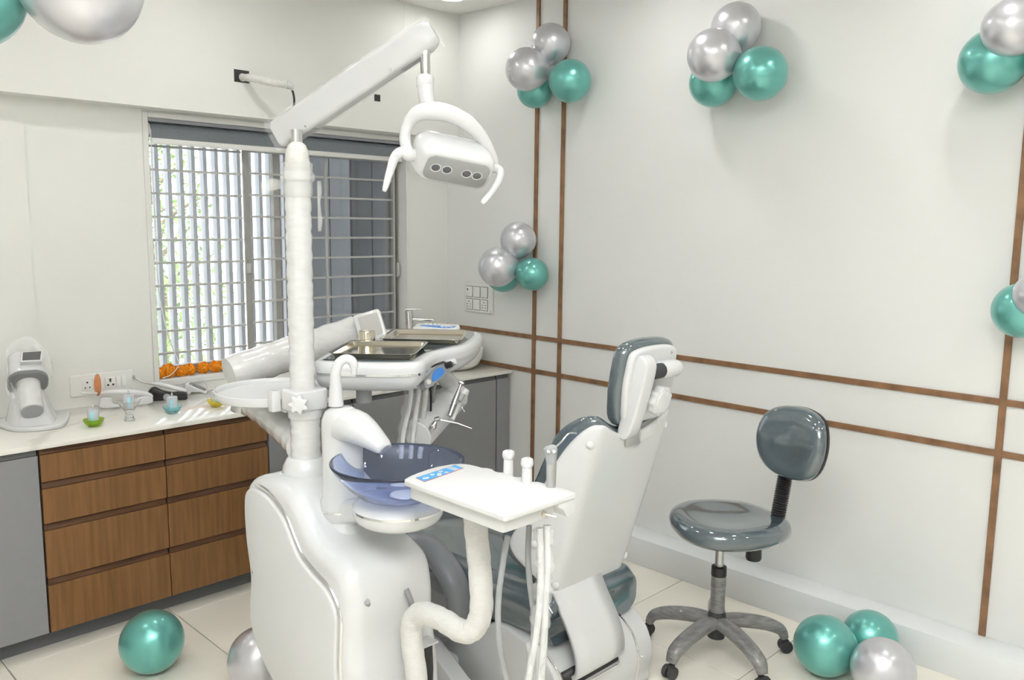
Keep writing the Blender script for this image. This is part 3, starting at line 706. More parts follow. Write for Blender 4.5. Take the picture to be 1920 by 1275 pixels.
# accordion sleeve and backrest
pb = sc0 + bd * .195; pts = []; rad = []
for k in range(49):
    q = k / 48; pts.append(pb + V((0, 0, .525)) + bd * (.030 * q) + V((0, 0, .235 * q))); rad.append(.030 if k % 2 else .0245)
bm = NB(); tube(bm, pts, rad, 16); obj('back_post_sleeve', bm, 'black_plastic', st, angle=20)
bc = V((-.535, -2.660, .893)); fn = V((-.97, .20, .14)).normalized()       # backrest centre and facing
bu = V((0, 0, 1)).cross(fn).normalized() * -1; bv = fn.cross(bu).normalized(); bv = bv if bv.z > 0 else -bv
ol = sm([(.155, .02), (.125, .11), (.05, .145), (-.05, .145), (-.125, .11), (-.155, .02), (-.13, -.075), (-.06, -.125), (.06, -.125), (.13, -.075)], 5)
bm = NB(); rg = []
for f_, h_ in ((.95, -.012), (1.0, -.004), (1.0, .004), (.965, .020), (.88, .034), (.75, .042), (.5, .045), (.2, .046)):
    rg.append([bc + bu * p[0] * f_ + bv * p[1] * f_ + fn * (h_ + .03 * (p[0] * f_ / .155) ** 2) for p in ol])
loft(bm, rg); obj('backrest', bm, 'vinyl', st, angle=80)
bm = NB(); rg = []
for f_, h_ in ((.75, -.034), (.95, -.030), (1.0, -.022), (1.0, -.010)):
    rg.append([bc + bu * p[0] * f_ + bv * p[1] * f_ + fn * (h_ + .03 * (p[0] * f_ / .155) ** 2) for p in ol])
loft(bm, rg); obj('back_shell', bm, 'black_plastic', st)

# ================================================================== DENTAL UNIT
PXc, PYc = -2.155, -1.835
un = thing('dental_unit', 'white curvy dental unit cabinet with tall wrapped pole', 'dental unit', (-2.13, -1.98, 0))
prof = [(-1.735, .925), (-1.86, .945), (-1.95, .925), (-2.00, .885), (-2.045, .835), (-2.10, .805), (-2.18, .785), (-2.245, .745), (-2.265, .66), (-2.258, .54), (-2.275, .40), (-2.30, .20), (-2.29, .05),
        (-2.15, .035), (-1.98, .09), (-1.86, .22), (-1.745, .32), (-1.69, .42), (-1.685, .50), (-1.70, .60), (-1.68, .72), (-1.665, .82), (-1.675, .89)]
P2 = sm(prof, 5)
bm = NB(); rg = []
def wig(b): return .012 * math.sin((b - .2) * 7.5)
r_ = .05
for k in range(7):
    a = math.pi / 2 * k / 6
    rg.append([V((-2.285 + r_ * (1 - math.cos(a)), p[0], p[1])) for p in offset2(P2, r_ * (1 - math.sin(a)))])
for q in (.3, .6):
    rg.append([V((-2.235 + q * .21, p[0], p[1])) for p in P2])
for k in range(6, -1, -1):
    a = math.pi / 2 * k / 6
    rg.append([V((-1.975 - r_ * (1 - math.cos(a)) + wig(p[1]), p[0], p[1])) for p in offset2(P2, r_ * (1 - math.sin(a)))])
loft(bm, rg); obj('cabinet_body', bm, 'white_plastic', un, angle=60)
pan = [(-1.765, .895), (-1.85, .885), (-1.93, .842), (-1.975, .79), (-2.02, .745), (-2.09, .715), (-2.16, .69), (-2.205, .635), (-2.205, .56), (-2.20, .46), (-2.225, .34), (-2.245, .20),
       (-2.16, .12), (-2.0, .17), (-1.88, .27), (-1.775, .345), (-1.715, .43), (-1.71, .50), (-1.722, .60), (-1.70, .72), (-1.695, .82), (-1.71, .875)]
Q2 = sm(pan, 5)
bm = NB(); rprism(bm, Q2, YZX, -2.298, -2.27, .008, 3); sp = obj('side_panel', bm, 'white_matt', un)
bm = NB(); tube(bm, [V((-2.287, p[0], p[1])) for p in offset2(Q2, -.012)[0:62]], .0055, 8, cap=True); obj('chrome_strip', bm, 'chrome', un)
screw(sp, (-2.298, -1.745, .62), (-1, 0, 0)); screw(sp, (-2.298, -2.205, .40), (-1, 0, 0))
bm = NB(); lathe(bm, [(.075, .915), (.076, .935), (.070, .962), (.058, .985), (.052, .99)], (PXc, PYc, 0), seg=36); obj('pole_collar', bm, 'white_plastic', un)
for fx_, fy_, fz_ in ((-2.24, -2.20, .05), (-2.02, -2.20, .05), (-2.24, -1.95, .13), (-2.02, -1.95, .13)):
    bm = NB(); lathe(bm, [(.030, 0), (.030, .012), (.016, .018), (.016, fz_)], (fx_, fy_, 0), seg=16); obj('foot', bm, 'white_plastic', un)
def wob(n, r, a=.0012): return [r + a * math.sin(k * 1.7) + a * .7 * math.sin(k * 2.9 + 1) for k in range(n)]
bm = NB(); tube(bm, [(PXc, PYc, .98 + .15 * k / 14) for k in range(15)], wob(15, .046), 24); obj('lower_pole', bm, 'wrap', un)
bm = NB(); lathe(bm, [(.050, 1.115), (.052, 1.12), (.052, 1.138), (.048, 1.142)], (PXc, PYc, 0), seg=32); obj('pole_ring', bm, 'white_plastic', un)
bm = NB(); tube(bm, [(PXc - .004, PYc + .004, 1.20 + .68 * k / 50) for k in range(51)], wob(51, .0385), 24); obj('upper_pole', bm, 'wrap', un)
bm = NB(); lathe(bm, [(.0355, 1.865), (.036, 1.90), (.034, 1.925), (.026, 1.945), (.014, 1.955)], (PXc - .004, PYc + .004, 0), seg=24); obj('padded_top', bm, 'gauze', un)
bm = NB(); lathe(bm, [(.040, 1.79), (.043, 1.81), (.042, 1.835), (.050, 1.842), (.051, 1.856), (.043, 1.868), (.045, 1.89), (.038, 1.895)], (PXc - .004, PYc + .004, 0), seg=20, cap=False)
loft(bm, [[V(p) + V((0, 0, d)) for p in ((PXc + .035, PYc - .04, 1.84 - .03 * k), (PXc + .045 + .004 * math.sin(k * 2), PYc - .045, 1.84 - .03 * k))] for k in range(6) for d in (0,)], cap=False, closed=False)
loft(bm, [[V((PXc - .045 - .011 * k, PYc + .035 + .010 * k, 1.84 + .006 * math.sin(k))), V((PXc - .045 - .011 * k, PYc + .03 + .010 * k, 1.816 - .004 * k))] for k in range(5)], cap=False, closed=False)
grow('loose_film', bm, 'film', un, thick=.0015)
# lower swing arm carrying the delivery table
bm = NB(); pts = [(PXc, PYc + .02, 1.015), (PXc + .018, -1.74, 1.028), (PXc + .045, -1.60, 1.045), (PXc + .075, -1.45, 1.055), (PXc + .10, -1.30, 1.06)]
P_ = cr(pts, 6); tube(bm, P_, wob(len(P_), .050, .0018), 20); obj('swing_arm', bm, 'wrap', un)
# clamp with star knob
bm = NB(); rprism(bm, rrect(.125, .105, .03, 5, (PXc, PYc)), XYZ, 1.142, 1.205, .006, 3); cl = obj('tray_clamp', bm, 'white_plastic', un)
kn = V((-.70, -.70, 0)).normalized()
def star(bm, c, n, r0, r1, lobes, h, sink=0.0):
    u, w = frame_of(n); n = V(n).normalized(); c = V(c)
    ol = [((r0 + r1) / 2 + (r1 - r0) / 2 * math.cos(lobes * t), t) for t in [2 * math.pi * k / (lobes * 8) for k in range(lobes * 8)]]
    rprism(bm, [(a * math.cos(t), a * math.sin(t)) for a, t in ol], lambda a, b, q: c + u * a + w * b + n * q, 0, h, .004, 3)
bm = NB(); star(bm, V((PXc, PYc, 1.170)) + kn * .066, kn, .021, .031, 7, .018); kb = obj('star_knob', bm, 'white_plastic', cl)
bm = NB(); rprism(bm, rrect(.03, .03, .004, 2, (PXc - .075, PYc + .052)), XYZ, 1.135, 1.20, .003, 2); obj('bracket', bm, 'white_plastic', cl)

# round tray beside the pole
tcx, tcy = -2.130, -1.600
t = thing('round_tray', 'round white rimmed tray clamped beside the pole', 'tray', (tcx, tcy, 1.15))
bm = NB(); lathe(bm, [(.172, 1.140), (.186, 1.143), (.1905, 1.152), (.1905, 1.168), (.187, 1.170), (.183, 1.166), (.181, 1.153), (.15, 1.1515), (.01, 1.1515)], (tcx, tcy, 0), seg=64); obj('dish', bm, 'white_plastic', t)
bm = NB(); bx(bm, tcx - .075, tcx - .035, tcy - .20, tcy - .15, 1.128, 1.165, .004, 2); obj('mount', bm, 'white_plastic', t)

# ------------------------------------------------------------------ operating light
ol_ = thing('operating_light', 'white dental operating light on a film wrapped boom', 'dental light', (-2.1526, -1.8179, 1.9415))
A_ = V((-2.1664, -1.7537, 1.9807)); B_ = V((-1.8964, -2.1409, 2.2624)); ax = (B_ - A_).normalized(); sd = ax.cross(V((0, 0, 1))).normalized(); vt = sd.cross(ax).normalized()
L_ = (B_ - A_).length
bm = NB(); rg = []
for q, w_, h_, r2 in ((-.012, .050, .070, .012), (0, .062, .086, .014), (.2, .062, .086, .014), (L_ * .7, .062, .086, .014), (L_ - .02, .062, .086, .020), (L_, .056, .078, .024), (L_ + .012, .040, .056, .018)):
    rg.append([A_ + ax * q + sd * p[0] + vt * p[1] for p in rrect(w_, h_, r2, 5)])
loft(bm, rg); boom = obj('boom', bm, 'boom_paint', ol_)
bm = NB(); rg = []
for k in range(18):
    q = -.022 + (L_ + .034) * k / 17; e = .004 + .003 * math.sin(k * 2.3)
    if k == 0: e = .010
    rg.append([A_ + ax * (q + .004 * math.sin(j * 1.3)) + sd * p[0] + vt * p[1] for j, p in enumerate(rrect(.066 + e, .090 + e, .014, 4))])
loft(bm, rg, cap=False); obj('boom_film', bm, 'clear_film', boom)
for q in (.09, L_ - .15): screw(boom, A_ + ax * q - vt * .030 - sd * .0 + sd * .0315, sd, .004)
for q in (.07, L_ - .09):
    f_ = quadframe(A_ + ax * q - vt * .043, ax, sd); bm = NB(); rprism(bm, rrect(.075, .034, .004, 2), f_, -.001, .0016, .0004, 1); obj('slot', bm, 'panel_grey', boom)
bm = NB(); tube(bm, [(PXc - .004, PYc + .004, 1.945), V((PXc - .004, PYc + .004, 1.99))], .017, 18); obj('boom_pin', bm, 'chrome', ol_)
s0, s1 = V((-1.9119, -2.1328, 2.2239)), V((-1.9192, -2.1438, 2.1289))
bm = NB(); tube(bm, [s0, s1], .0145, 20); obj('drop_rod', bm, 'chrome', ol_)
bm = NB(); tube(bm, [(-1.9192, -2.1414, 2.1411), (-1.9197, -2.1421, 2.1350), (-1.9216, -2.1443, 2.1136), (-1.9210, -2.1458, 2.1090)], [.022, .0255, .0255, .023], 24); obj('swivel_collar', bm, 'white_plastic', ol_)
bm = NB(); tube(bm, [(-1.9203, -2.1451, 2.1166), (-1.9222, -2.1496, 2.0829), (-1.9200, -2.1566, 2.0585), (-1.9128, -2.1672, 2.0402), (-1.9112, -2.1700, 2.0341)], [.0235, .023, .022, .021, .018], 24, 3); obj('neck', bm, 'white_plastic', ol_)
bm = NB()
tube(bm, [(-1.9669, -2.1380, 1.9109), (-1.9763, -2.1228, 1.9413), (-1.9744, -2.1182, 1.9750), (-1.9690, -2.1316, 2.0077), (-1.9548, -2.1556, 2.0310), (-1.9249, -2.1842, 2.0376), (-1.8820, -2.2142, 2.0303), (-1.8338, -2.2389, 2.0042), (-1.7891, -2.2482, 1.9662), (-1.7516, -2.2527, 1.9144), (-1.7425, -2.2526, 1.8883)], [.013, .0165, .0165, .018, .023, .0265, .025, .0225, .019, .015, .012], 18, 6)
obj('yoke', bm, 'white_plastic', ol_)
e1 = V((.885, -.417, -.156)).normalized(); nn = V((-.389, -.548, -.728)).normalized(); e2 = (-nn).cross(e1)
O_ = V((-1.8723, -2.2268, 1.8669)); fr = quadframe(O_, e1, e2)
bm = NB(); rg = []
for h_, w_, d_, r2, ba in ((0, .196, .100, .030, 0), (.003, .208, .112, .032, 0), (.02, .222, .128, .036, .002), (.050, .230, .136, .040, .008), (.085, .226, .130, .042, .014), (.115, .208, .110, .040, .022), (.138, .172, .080, .034, .028), (.150, .12, .045, .021, .03)):
    rg.append([fr(a - .014 * (h_ / .1), b + ba, h_) for a, b in rrect(w_, d_, r2, 6)])
loft(bm, rg); hd = obj('light_head', bm, 'white_plastic', ol_, angle=60)
bm = NB(); rprism(bm, rrect(.190, .092, .026, 6), fr, .002, -.003, .0015, 2); fc = obj('light_face', bm, 'light_face', ol_)
nv = fr(0, 0, -1) - fr(0, 0, 0)
for a in (-.064, -.030, .030, .062):
    bm = NB(); lathe(bm, [(.0155, .0028), (.0160, .0036), (.0145, .0045), (.0125, .003)], fr(a, -.002, 0), nv, 24, cap=False); obj('lens_ring', bm, 'white_plastic', fc)
    bm = NB(); lathe(bm, [(.0128, .0030), (.010, .0036), (.002, .004)], fr(a, -.002, 0), nv, 20); obj('lens', bm, 'lens', fc)
bm = NB(); tube(bm, [(-1.9385, -2.1369, 1.9158), (-1.9710, -2.1333, 1.9139), (-1.9943, -2.1233, 1.9189), (-2.0149, -2.1201, 1.9026), (-2.0343, -2.1227, 1.8624), (-2.0529, -2.1267, 1.8194), (-2.0573, -2.1249, 1.8058)], [.018, .0195, .0165, .0145, .0115, .0085, .005], 16, 5); h1 = obj('handle', bm, 'white_plastic', ol_)
bm = NB(); lathe(bm, [(.0075, -.002), (.0075, .002), (.004, .003)], V((-2.0221, -2.1322, 1.9136)), (-.7, -.7, .2), 14); obj('cap', bm, 'white_matt', h1)
bm = NB(); tube(bm, [(-1.7661, -2.2591, 1.8805), (-1.7467, -2.2640, 1.8814), (-1.7396, -2.2729, 1.8721), (-1.7523, -2.2794, 1.8463), (-1.7794, -2.2739, 1.8079), (-1.8031, -2.2695, 1.7824), (-1.8070, -2.2668, 1.7761)], [.012, .0135, .0125, .011, .0095, .0085, .005], 16, 5); obj('handle', bm, 'white_plastic', ol_)

# ------------------------------------------------------------------ spittoon with cup filler
sx, sy = -2.152, -2.036
sp = thing('spittoon', 'white spittoon column with cup filler spout beside the blue bowl', 'spittoon', (sx, sy, .79))
bm = NB(); lathe(bm, [(.064, .775), (.066, .800), (.056, .818), (.048, .835)], (sx, sy, 0), seg=36); obj('foot', bm, 'white_plastic', sp)
bcx, bcy = -2.098, -2.234
def oval(z, a, b, k=36):       # pot under the column: broad across, slim towards the bowl
    return [V((sx, sy, z)) + V((.708, -.706, 0)) * (a * math.cos(t)) + V((.701, .701, 0)) * (b * math.sin(t)) for t in [2 * math.pi * q / k for q in range(k)]]
bm = NB(); loft(bm, [oval(z, a, b) for z, a, b in ((.822, .044, .038), (.832, .058, .046), (.848, .066, .052), (.866, .069, .054))]); obj('pot', bm, 'white_plastic', sp)
bm = NB(); loft(bm, [oval(z, a, b) for z, a, b in ((.8655, .0705, .0555), (.8715, .0705, .0555))]); obj('chrome_band', bm, 'chrome', sp)
bm = NB(); lathe(bm, [(.085, .866), (.108, .870), (.122, .880), (.129, .895), (.130, .910)], (bcx, bcy, 0), seg=56); obj('dish', bm, 'white_plastic', sp)
bm = NB(); lathe(bm, [(.1315, .9095), (.1315, .9155)], (bcx, bcy, 0), seg=56); obj('chrome_band', bm, 'chrome', sp)
bm = NB(); lathe(bm, [(.130, .915), (.124, .924), (.108, .930), (.06, .932)], (bcx, bcy, 0), seg=56); obj('dish_top', bm, 'white_plastic', sp)
bm = NB(); dq = V((bcx - sx, bcy - sy, 0)).normalized(); sq_ = V((-dq.y, dq.x, 0)); rg = []
for q, w, z, h_ in ((.0, .050, .868, .038), (.04, .044, .874, .036), (.075, .046, .882, .034), (.11, .070, .890, .026)):
    rg.append([V((sx, sy, z)) + dq * q + sq_ * p[0] + V((0, 0, p[1])) for p in rrect(w * 2, h_ * 2, h_ * .6, 5)])
loft(bm, rg); obj('bridge', bm, 'white_plastic', sp)
bm = NB(); rg = []
dv = V((bcx - sx, bcy - sy, 0)).normalized(); sv = V((-dv.y, dv.x, 0))
for z, w, f_ in ((.868, .069, .053), (.89, .069, .052), (.91, .062, .046), (.95, .060, .040), (1.02, .060, .036), (1.07, .061, .036), (1.11, .062, .042), (1.14, .060, .046), (1.165, .050, .042), (1.178, .030, .028)):
    rg.append(oval(z, w, f_))
loft(bm, rg); obj('column', bm, 'white_plastic', sp, angle=70)
bm = NB(); rg = []
c0 = V((sx, sy, 0))
rv = V((.30, -.955, 0)).normalized(); rs = V((-rv.y, rv.x, 0))
for q, z, w, h_ in ((.0, 1.122, .050, .052), (.035, 1.126, .056, .050), (.065, 1.120, .056, .046), (.095, 1.108, .048, .038), (.122, 1.093, .040, .030), (.146, 1.078, .034, .020), (.155, 1.071, .029, .014)):
    rg.append([c0 + rv * q + V((0, 0, z)) + rs * (w * math.cos(t)) + V((0, 0, 1)) * (h_ * math.sin(t)) + rv * (.01 * math.sin(t)) for t in [2 * math.pi * k / 24 for k in range(24)]])
loft(bm, rg); nz = obj('rinse_head', bm, 'white_plastic', sp, angle=70)
bm = NB(); lathe(bm, [(.004, -.002), (.004, .001)], c0 + rv * .146 - rs * .020 + V((0, 0, 1.062)), (.3, -.3, -1), 10); obj('nozzle', bm, 'black_plastic', nz)
f0 = V((sx - .012, sy + .012, 1.182))
bm = NB(); tube(bm, [f0, f0 + V((0, 0, .05)), f0 + V((0, .0, .095)), f0 + V((.008, -.004, .124)), f0 + V((.024, -.014, .138)), f0 + V((.038, -.024, .134)), f0 + V((.044, -.028, .122)), f0 + V((.045, -.029, .112))], [.023, .0185, .0155, .0145, .014, .014, .0135, .012], 18, 5); cf = obj('cup_filler', bm, 'white_plastic', sp)
bm = NB(); lathe(bm, [(.009, .006), (.0095, -.010), (.008, -.014)], f0 + V((.045, -.029, .108)), seg=16); obj('tip', bm, 'white_matt', cf)

t = thing('glass_bowl', 'blue transparent glass spittoon bowl with dark rim', 'bowl', (bcx, bcy, .9325))
bm = NB(); lathe(bm, [(.045, .9325), (.080, .9365), (.117, .953), (.154, .988), (.180, 1.022), (.191, 1.040), (.1925, 1.045), (.190, 1.048), (.186, 1.046), (.174, 1.024), (.148, .992), (.112, .960), (.075, .944), (.04, .941), (.005, .9405)], (bcx, bcy, 0), seg=72); obj('bowl', bm, 'blue_glass', t, angle=60)
bm = NB(); lathe(bm, [(.042, .942), (.047, .945), (.043, .950), (.02, .953), (.003, .953)], (bcx + .012, bcy - .02, 0), seg=28); obj('drain_cap', bm, 'white_plastic', t)

# ------------------------------------------------------------------ assistant console in front
tx0, tx1, ty0, ty1 = -2.107, -1.838, -2.680, -2.262
ac = thing('assistant_console', 'white flat assistant console with small blue keypad', 'dental console', (-1.98, -2.5, .93))
bm = NB(); topo = [(tx0, ty0 + .006), (tx0 + .006, ty0), (tx0 + .07, ty0), (-1.97, ty0), (-1.90, ty0), (-1.842, ty0), (-1.834, ty0 + .008)]
for k in range(5):          # scalloped rack edge
    y0 = ty0 + .05 + k * .066
    topo += [(-1.834 - .004 * k, y0), (-1.836 - .004 * k, y0 + .022), (-1.846 - .004 * k, y0 + .034), (-1.846 - .004 * k, y0 + .050)]
topo += [(-1.866, ty1 - .02), (-1.880, ty1 + .006), (-1.905, ty1 + .020), (-1.95, ty1 + .028), (-1.99, ty1 + .026), (-2.03, ty1 + .019), (-2.07, ty1 + .009), (tx0 + .008, ty1 - .004), (tx0, ty1 - .014), (tx0, ty1 - .1), (tx0, -2.47), (tx0, -2.57)]
rprism(bm, topo, XYZ, .983, 1.0, .004, 3); tp = obj('top_plate', bm, 'white_matt', ac)
bm = NB(); rprism(bm, rrect(.195, .382, .012, 3, (-1.995, -2.468)), XYZ, .944, .985, .004, 2); obj('tray_body', bm, 'white_matt', ac)
bm = NB(); rprism(bm, [(-1.905, .985), (-1.905, .972), (-1.885, .962), (-1.873, .942), (-1.862, .936), (-1.838, .944), (-1.834, .966), (-1.838, .988)], XZY, -2.678, -2.30, .002, 2); obj('holder_lip', bm, 'white_matt', ac)
# keypad, buttons and emblem
_kf = quadframe((-1.992, -2.293, 1.0), (.985, .17, 0), (-.17, .985, 0)); kf = lambda a, b, h: _kf(a * 1.1, b, h)
bm = NB(); rprism(bm, [(-.082, -.020), (.074, -.022), (.082, .016), (-.070, .024)], kf, 0, .0015, .0003, 1); kp = obj('keypad', bm, 'sky_panel', ac)
bm = NB(); tube(bm, [kf(a, b, .001) for a, b in [(-.082, -.020), (.074, -.022), (.082, .016), (-.070, .024), (-.082, -.020)]], .0008, 5); obj('keypad_border', bm, 'red_mark', kp)
for a, b in ((-.024, .006), (-.006, -.004), (.012, .008), (-.016, -.012), (.014, -.012)):
    bm = NB(); lathe(bm, [(.0062, 0), (.0062, .001), (.005, .0016)], kf(a, b, .0012), seg=14); k_ = obj('button', bm, 'cream_mark', kp)
    bm = NB(); lathe(bm, [(.0028, .0012), (.0028, .0021)], kf(a, b, .0012), seg=8); obj('button_mark', bm, 'grey_plastic', k_)
bm = NB(); q_ = lathe(bm, [(.011, 0), (.011, .0012)], (0, 0, 0), seg=18); bmesh.ops.transform(bm, matrix=Matrix.Translation(kf(-.058, -.002, .0012)) @ Matrix.Diagonal((1, .6, 1, 1)), verts=bm.verts); em = obj('emblem', bm, 'cream_mark', kp)
bm = NB(); tube(bm, [kf(-.064, -.003, .0026), kf(-.06, .002, .0026), kf(-.056, -.004, .0026), kf(-.052, .001, .0026)], .0009, 5, 4); obj('emblem_mark', bm, 'grey_plastic', em)
for d_ in (0, .007, .014):
    bm = NB(); bm.faces.new([bm.verts.new(kf(*p)) for p in ((.040 + d_, -.021, .0018), (.0435 + d_, -.021, .0018), (.0475 + d_, .019, .0018), (.044 + d_, .019, .0018))]); grow('stripe', bm, 'cream_mark', kp, thick=.0004)
bm = NB(); lathe(bm, [(.009, 0), (.009, .004), (.006, .006)], (-1.945, ty0 + .021, .962), (0, -1, 0), 8); tg = obj('toggle_nut', bm, 'steel', ac)
bm = NB(); tube(bm, [(-1.945, ty0 + .018, .962), (-1.928, ty0 - .010, .957)], [.003, .0045], 10); obj('toggle_lever', bm, 'chrome', tg)
# wrapped support tube from the console down to the unit
ac.scale = (.9085,) * 3; ac.location = (-2.1207, -2.6471, 1.0017)
csu = thing('console_support', 'gauze wrapped bent tube carrying the assistant console', 'support tube', (-2.1090, -2.5707, 0.9258))
bm = NB(); P_ = cr([(-2.0912, -2.5508, 0.9736), (-2.0996, -2.5666, 0.9222), (-2.1010, -2.5810, 0.8402), (-2.1056, -2.5948, 0.7444), (-2.1092, -2.5870, 0.6917), (-2.1198, -2.5678, 0.6620), (-2.1269, -2.5338, 0.6535), (-2.1271, -2.4757, 0.6581), (-2.1287, -2.4170, 0.6578), (-2.1274, -2.3643, 0.6420), (-2.1327, -2.3374, 0.6060), (-2.1310, -2.3348, 0.5537), (-2.1246, -2.3452, 0.4592), (-2.1224, -2.3514, 0.3639), (-2.12, -2.365, .40), (-2.11, -2.35, .31), (-2.10, -2.30, .27), (-2.10, -2.24, .26)], 5)
tube(bm, P_, wob(len(P_), .0305, .0008), 20); obj('support_tube', bm, 'gauze', csu)
bm = NB(); box(bm, V((-2.0596, -2.3010, 0.5072)), (.07, .05, .006), .002, 2); box(bm, V((-2.1092, -2.2565, 0.4803)), (.006, .05, .06), .002, 2); obj('pivot_bracket', bm, 'white_plastic', csu)
bm = NB(); tube(bm, [(-2.0448, -2.2876, 0.5052), (-2.0490, -2.2998, 0.4199), (-2.0538, -2.3055, 0.3656)], [.021, .020, .018], 16); obj('pivot_post', bm, 'black_plastic', csu)

def nozzle(p, h, label):
    t = thing('suction_nozzle', label, 'dental tool', p, 'suction nozzles in the console')
    p = V(p); d = V((0, 0, 1))
    bm = NB(); lathe(bm, [(.012, -.02), (.0135, 0), (.0125, h * .55), (.0118, h * .62)], p, d, 18); obj('grip', bm, 'white_matt', t)
    bm = NB(); lathe(bm, [(.0118, h * .60), (.0158, h * .70), (.0168, h * .82), (.0150, h * .95), (.010, h), (.0055, h), (.005, h * .93)], p, d, 20); obj('tip', bm, 'white_matt', t)
nozzle((-1.9960, -2.5777, 1.0660), .060, 'white ball tipped suction nozzle, left one in the console rack')
nozzle((-2.0170, -2.6667, 1.0660), .062, 'white ball tipped suction nozzle, nearer the syringe')
t = thing('air_water_syringe', 'metal and white air water syringe standing in the console rack', 'dental tool', (-2.0016, -2.7356, 1.0660))
s_ = V((-2.0016, -2.7356, 1.0660)); tl = V((-.004, .004, 0))
bm = NB(); tube(bm, [s_ + V((0, 0, -.02)), s_ + V((0, 0, .02)), s_ + V((0, 0, .060))], [.0115, .0125, .0135], 18); obj('grip', bm, 'satin_metal', t)
bm = NB(); tube(bm, [s_ + V((0, 0, .058)), s_ + V((-.001, .001, .08)), s_ + V((-.002, .002, .098)), s_ + V((-.002, .004, .106))], [.0135, .016, .0185, .010], 18, 3, sq=(1, .85)); hd_ = obj('head', bm, 'grey_plastic', t)
for q in (-.007, .007):
    bm = NB(); lathe(bm, [(.005, 0), (.005, .006), (.003, .007)], s_ + V((-.012 + q * .7, -.010 - q * .7, .092)), (-.6, -.5, .6), 12); obj('button', bm, 'chrome', hd_)
bm = NB(); tube(bm, [s_ + V((.008, .004, .094)), (-1.8502, -2.6327, 1.1333), (-1.8191, -2.6318, 1.1515), (-1.7885, -2.6344, 1.1483)], [.003, .0026, .0024, .002], 8, 4); obj('spray_tip', bm, 'chrome', t)

def hose(pts, r, m, label, grp=None, name='hose', down=False):
    pts = list(pts)
    if down: q = V(pts[-1]); pts += [q + V((0, 0, -.22)), q + V((-.02, .06, -.36)), (-2.08, -2.33, .14), (-2.08, -2.24, .13)]
    bm = NB(); tube(bm, pts, r, 10, 6); return tag(obj(name, bm, m, origin=pts[0]), label, 'hose', grp)
hose([(-2.1372, -2.7201, 0.9675), (-2.1496, -2.7188, 0.9097), (-2.1638, -2.7194, 0.8327), (-2.1713, -2.7243, 0.7686), (-2.1678, -2.7292, 0.6868), (-2.1516, -2.7363, 0.5859)], .0075, 'grey_hose', 'grey flat hose hanging from the front corner of the console', 'console hoses', down=True)
hose([(-2.0635, -2.7208, 0.9760), (-2.0718, -2.7264, 0.9038), (-2.0748, -2.7360, 0.8382), (-2.0752, -2.7507, 0.7595), (-2.0845, -2.7616, 0.6545)], .0075, 'grey_hose', 'grey hose hanging behind the film wrapped tubes', 'console hoses', down=True)
hose([(-2.0735, -2.7663, 0.9839), (-2.0797, -2.7775, 0.8938), (-2.0895, -2.7850, 0.8037), (-2.0979, -2.7806, 0.7086), (-2.1076, -2.7669, 0.5811)], .0085, 'white_plastic', 'white hose hanging left in the clear film bundle', 'console hoses', down=True)
hose([(-2.0530, -2.7720, 0.9870), (-2.0616, -2.7821, 0.8900), (-2.0733, -2.7878, 0.7994), (-2.0762, -2.7890, 0.7039), (-2.0783, -2.7829, 0.5760)], .0095, 'white_plastic', 'white hose hanging right in the clear film bundle', 'console hoses', down=True)
t = thing('hose_film', 'crumpled clear film sleeve around the hanging white hoses', 'plastic film', (-2.0604, -2.7646, 0.9869))
bm = NB(); P_ = cr([(-2.0645, -2.7686, 0.9822), (-2.0677, -2.7803, 0.9049), (-2.0782, -2.7846, 0.8274), (-2.0871, -2.7840, 0.7475), (-2.0956, -2.7796, 0.6517), (-2.0989, -2.7769, 0.5747)], 8)
tube(bm, P_, [.026 + .006 * math.sin(k * .9) + .004 * math.sin(k * 2.2) for k in range(len(P_))], 12, cap=False, sq=(1, .6)); obj('sleeve', bm, 'film', t)
hose([(-2.2342, -2.2680, 0.6783), (-2.1785, -2.2106, 0.5812), (-2.1838, -2.2347, 0.5027), (-2.1967, -2.2451, 0.3816)], .0085, 'grey_hose', 'grey hose looping out of the unit front, left one', 'hoses on the unit front', down=True)
hose([(-2.0971, -2.2680, 0.6714), (-2.0880, -2.2759, 0.6387), (-2.0671, -2.2639, 0.5869), (-2.0577, -2.2614, 0.5000)], .0080, 'grey_hose', 'grey hose out of the unit front beside the wrapped tube', 'hoses on the unit front')

# ------------------------------------------------------------------ delivery table
HZ = 1.28
O_ = V((-2.061, -1.799, HZ)); d1 = V((.67, -.742, 0)).normalized(); d2 = V((.742, .67, 0)).normalized()
df = quadframe(O_, d1, d2)
dt = thing('delivery_table', 'white instrument delivery table with chrome trim on wrapped arm', 'dental console', (-1.75, -1.7, 1.2))
out = sm([(-.030, .02), (-.015, -.028), (.06, -.048), (.14, -.050), (.22, -.046), (.285, -.030), (.315, .01), (.322, .10), (.335, .20), (.37, .29), (.405, .36), (.43, .45), (.445, .60), (.442, .74), (.39, .795), (.20, .805), (.05, .785), (-.005, .70), (-.025, .50), (-.03, .25)], 4)
bm = NB(); rg = []
for f_, h_ in ((.022, .0), (.008, .0), (.0, -.006), (-.004, -.020), (-.002, -.036)):
    rg.append([df(p[0], p[1], h_) for p in offset2(out, f_)])
loft(bm, rg); obj('upper_shell', bm, 'white_plastic', dt)
bm = NB(); loft(bm, [[df(p[0], p[1], h_) for p in offset2(out, f_)] for f_, h_ in ((-.004, -.0355), (-.004, -.0425))]); obj('chrome_trim', bm, 'chrome', dt)
bm = NB(); loft(bm, [[df(p[0], p[1], h_) for p in offset2(out, f_)] for f_, h_ in ((0, -.042), (.004, -.060), (.016, -.080), (.036, -.094), (.07, -.100))]); obj('lower_shell', bm, 'white_plastic', dt)
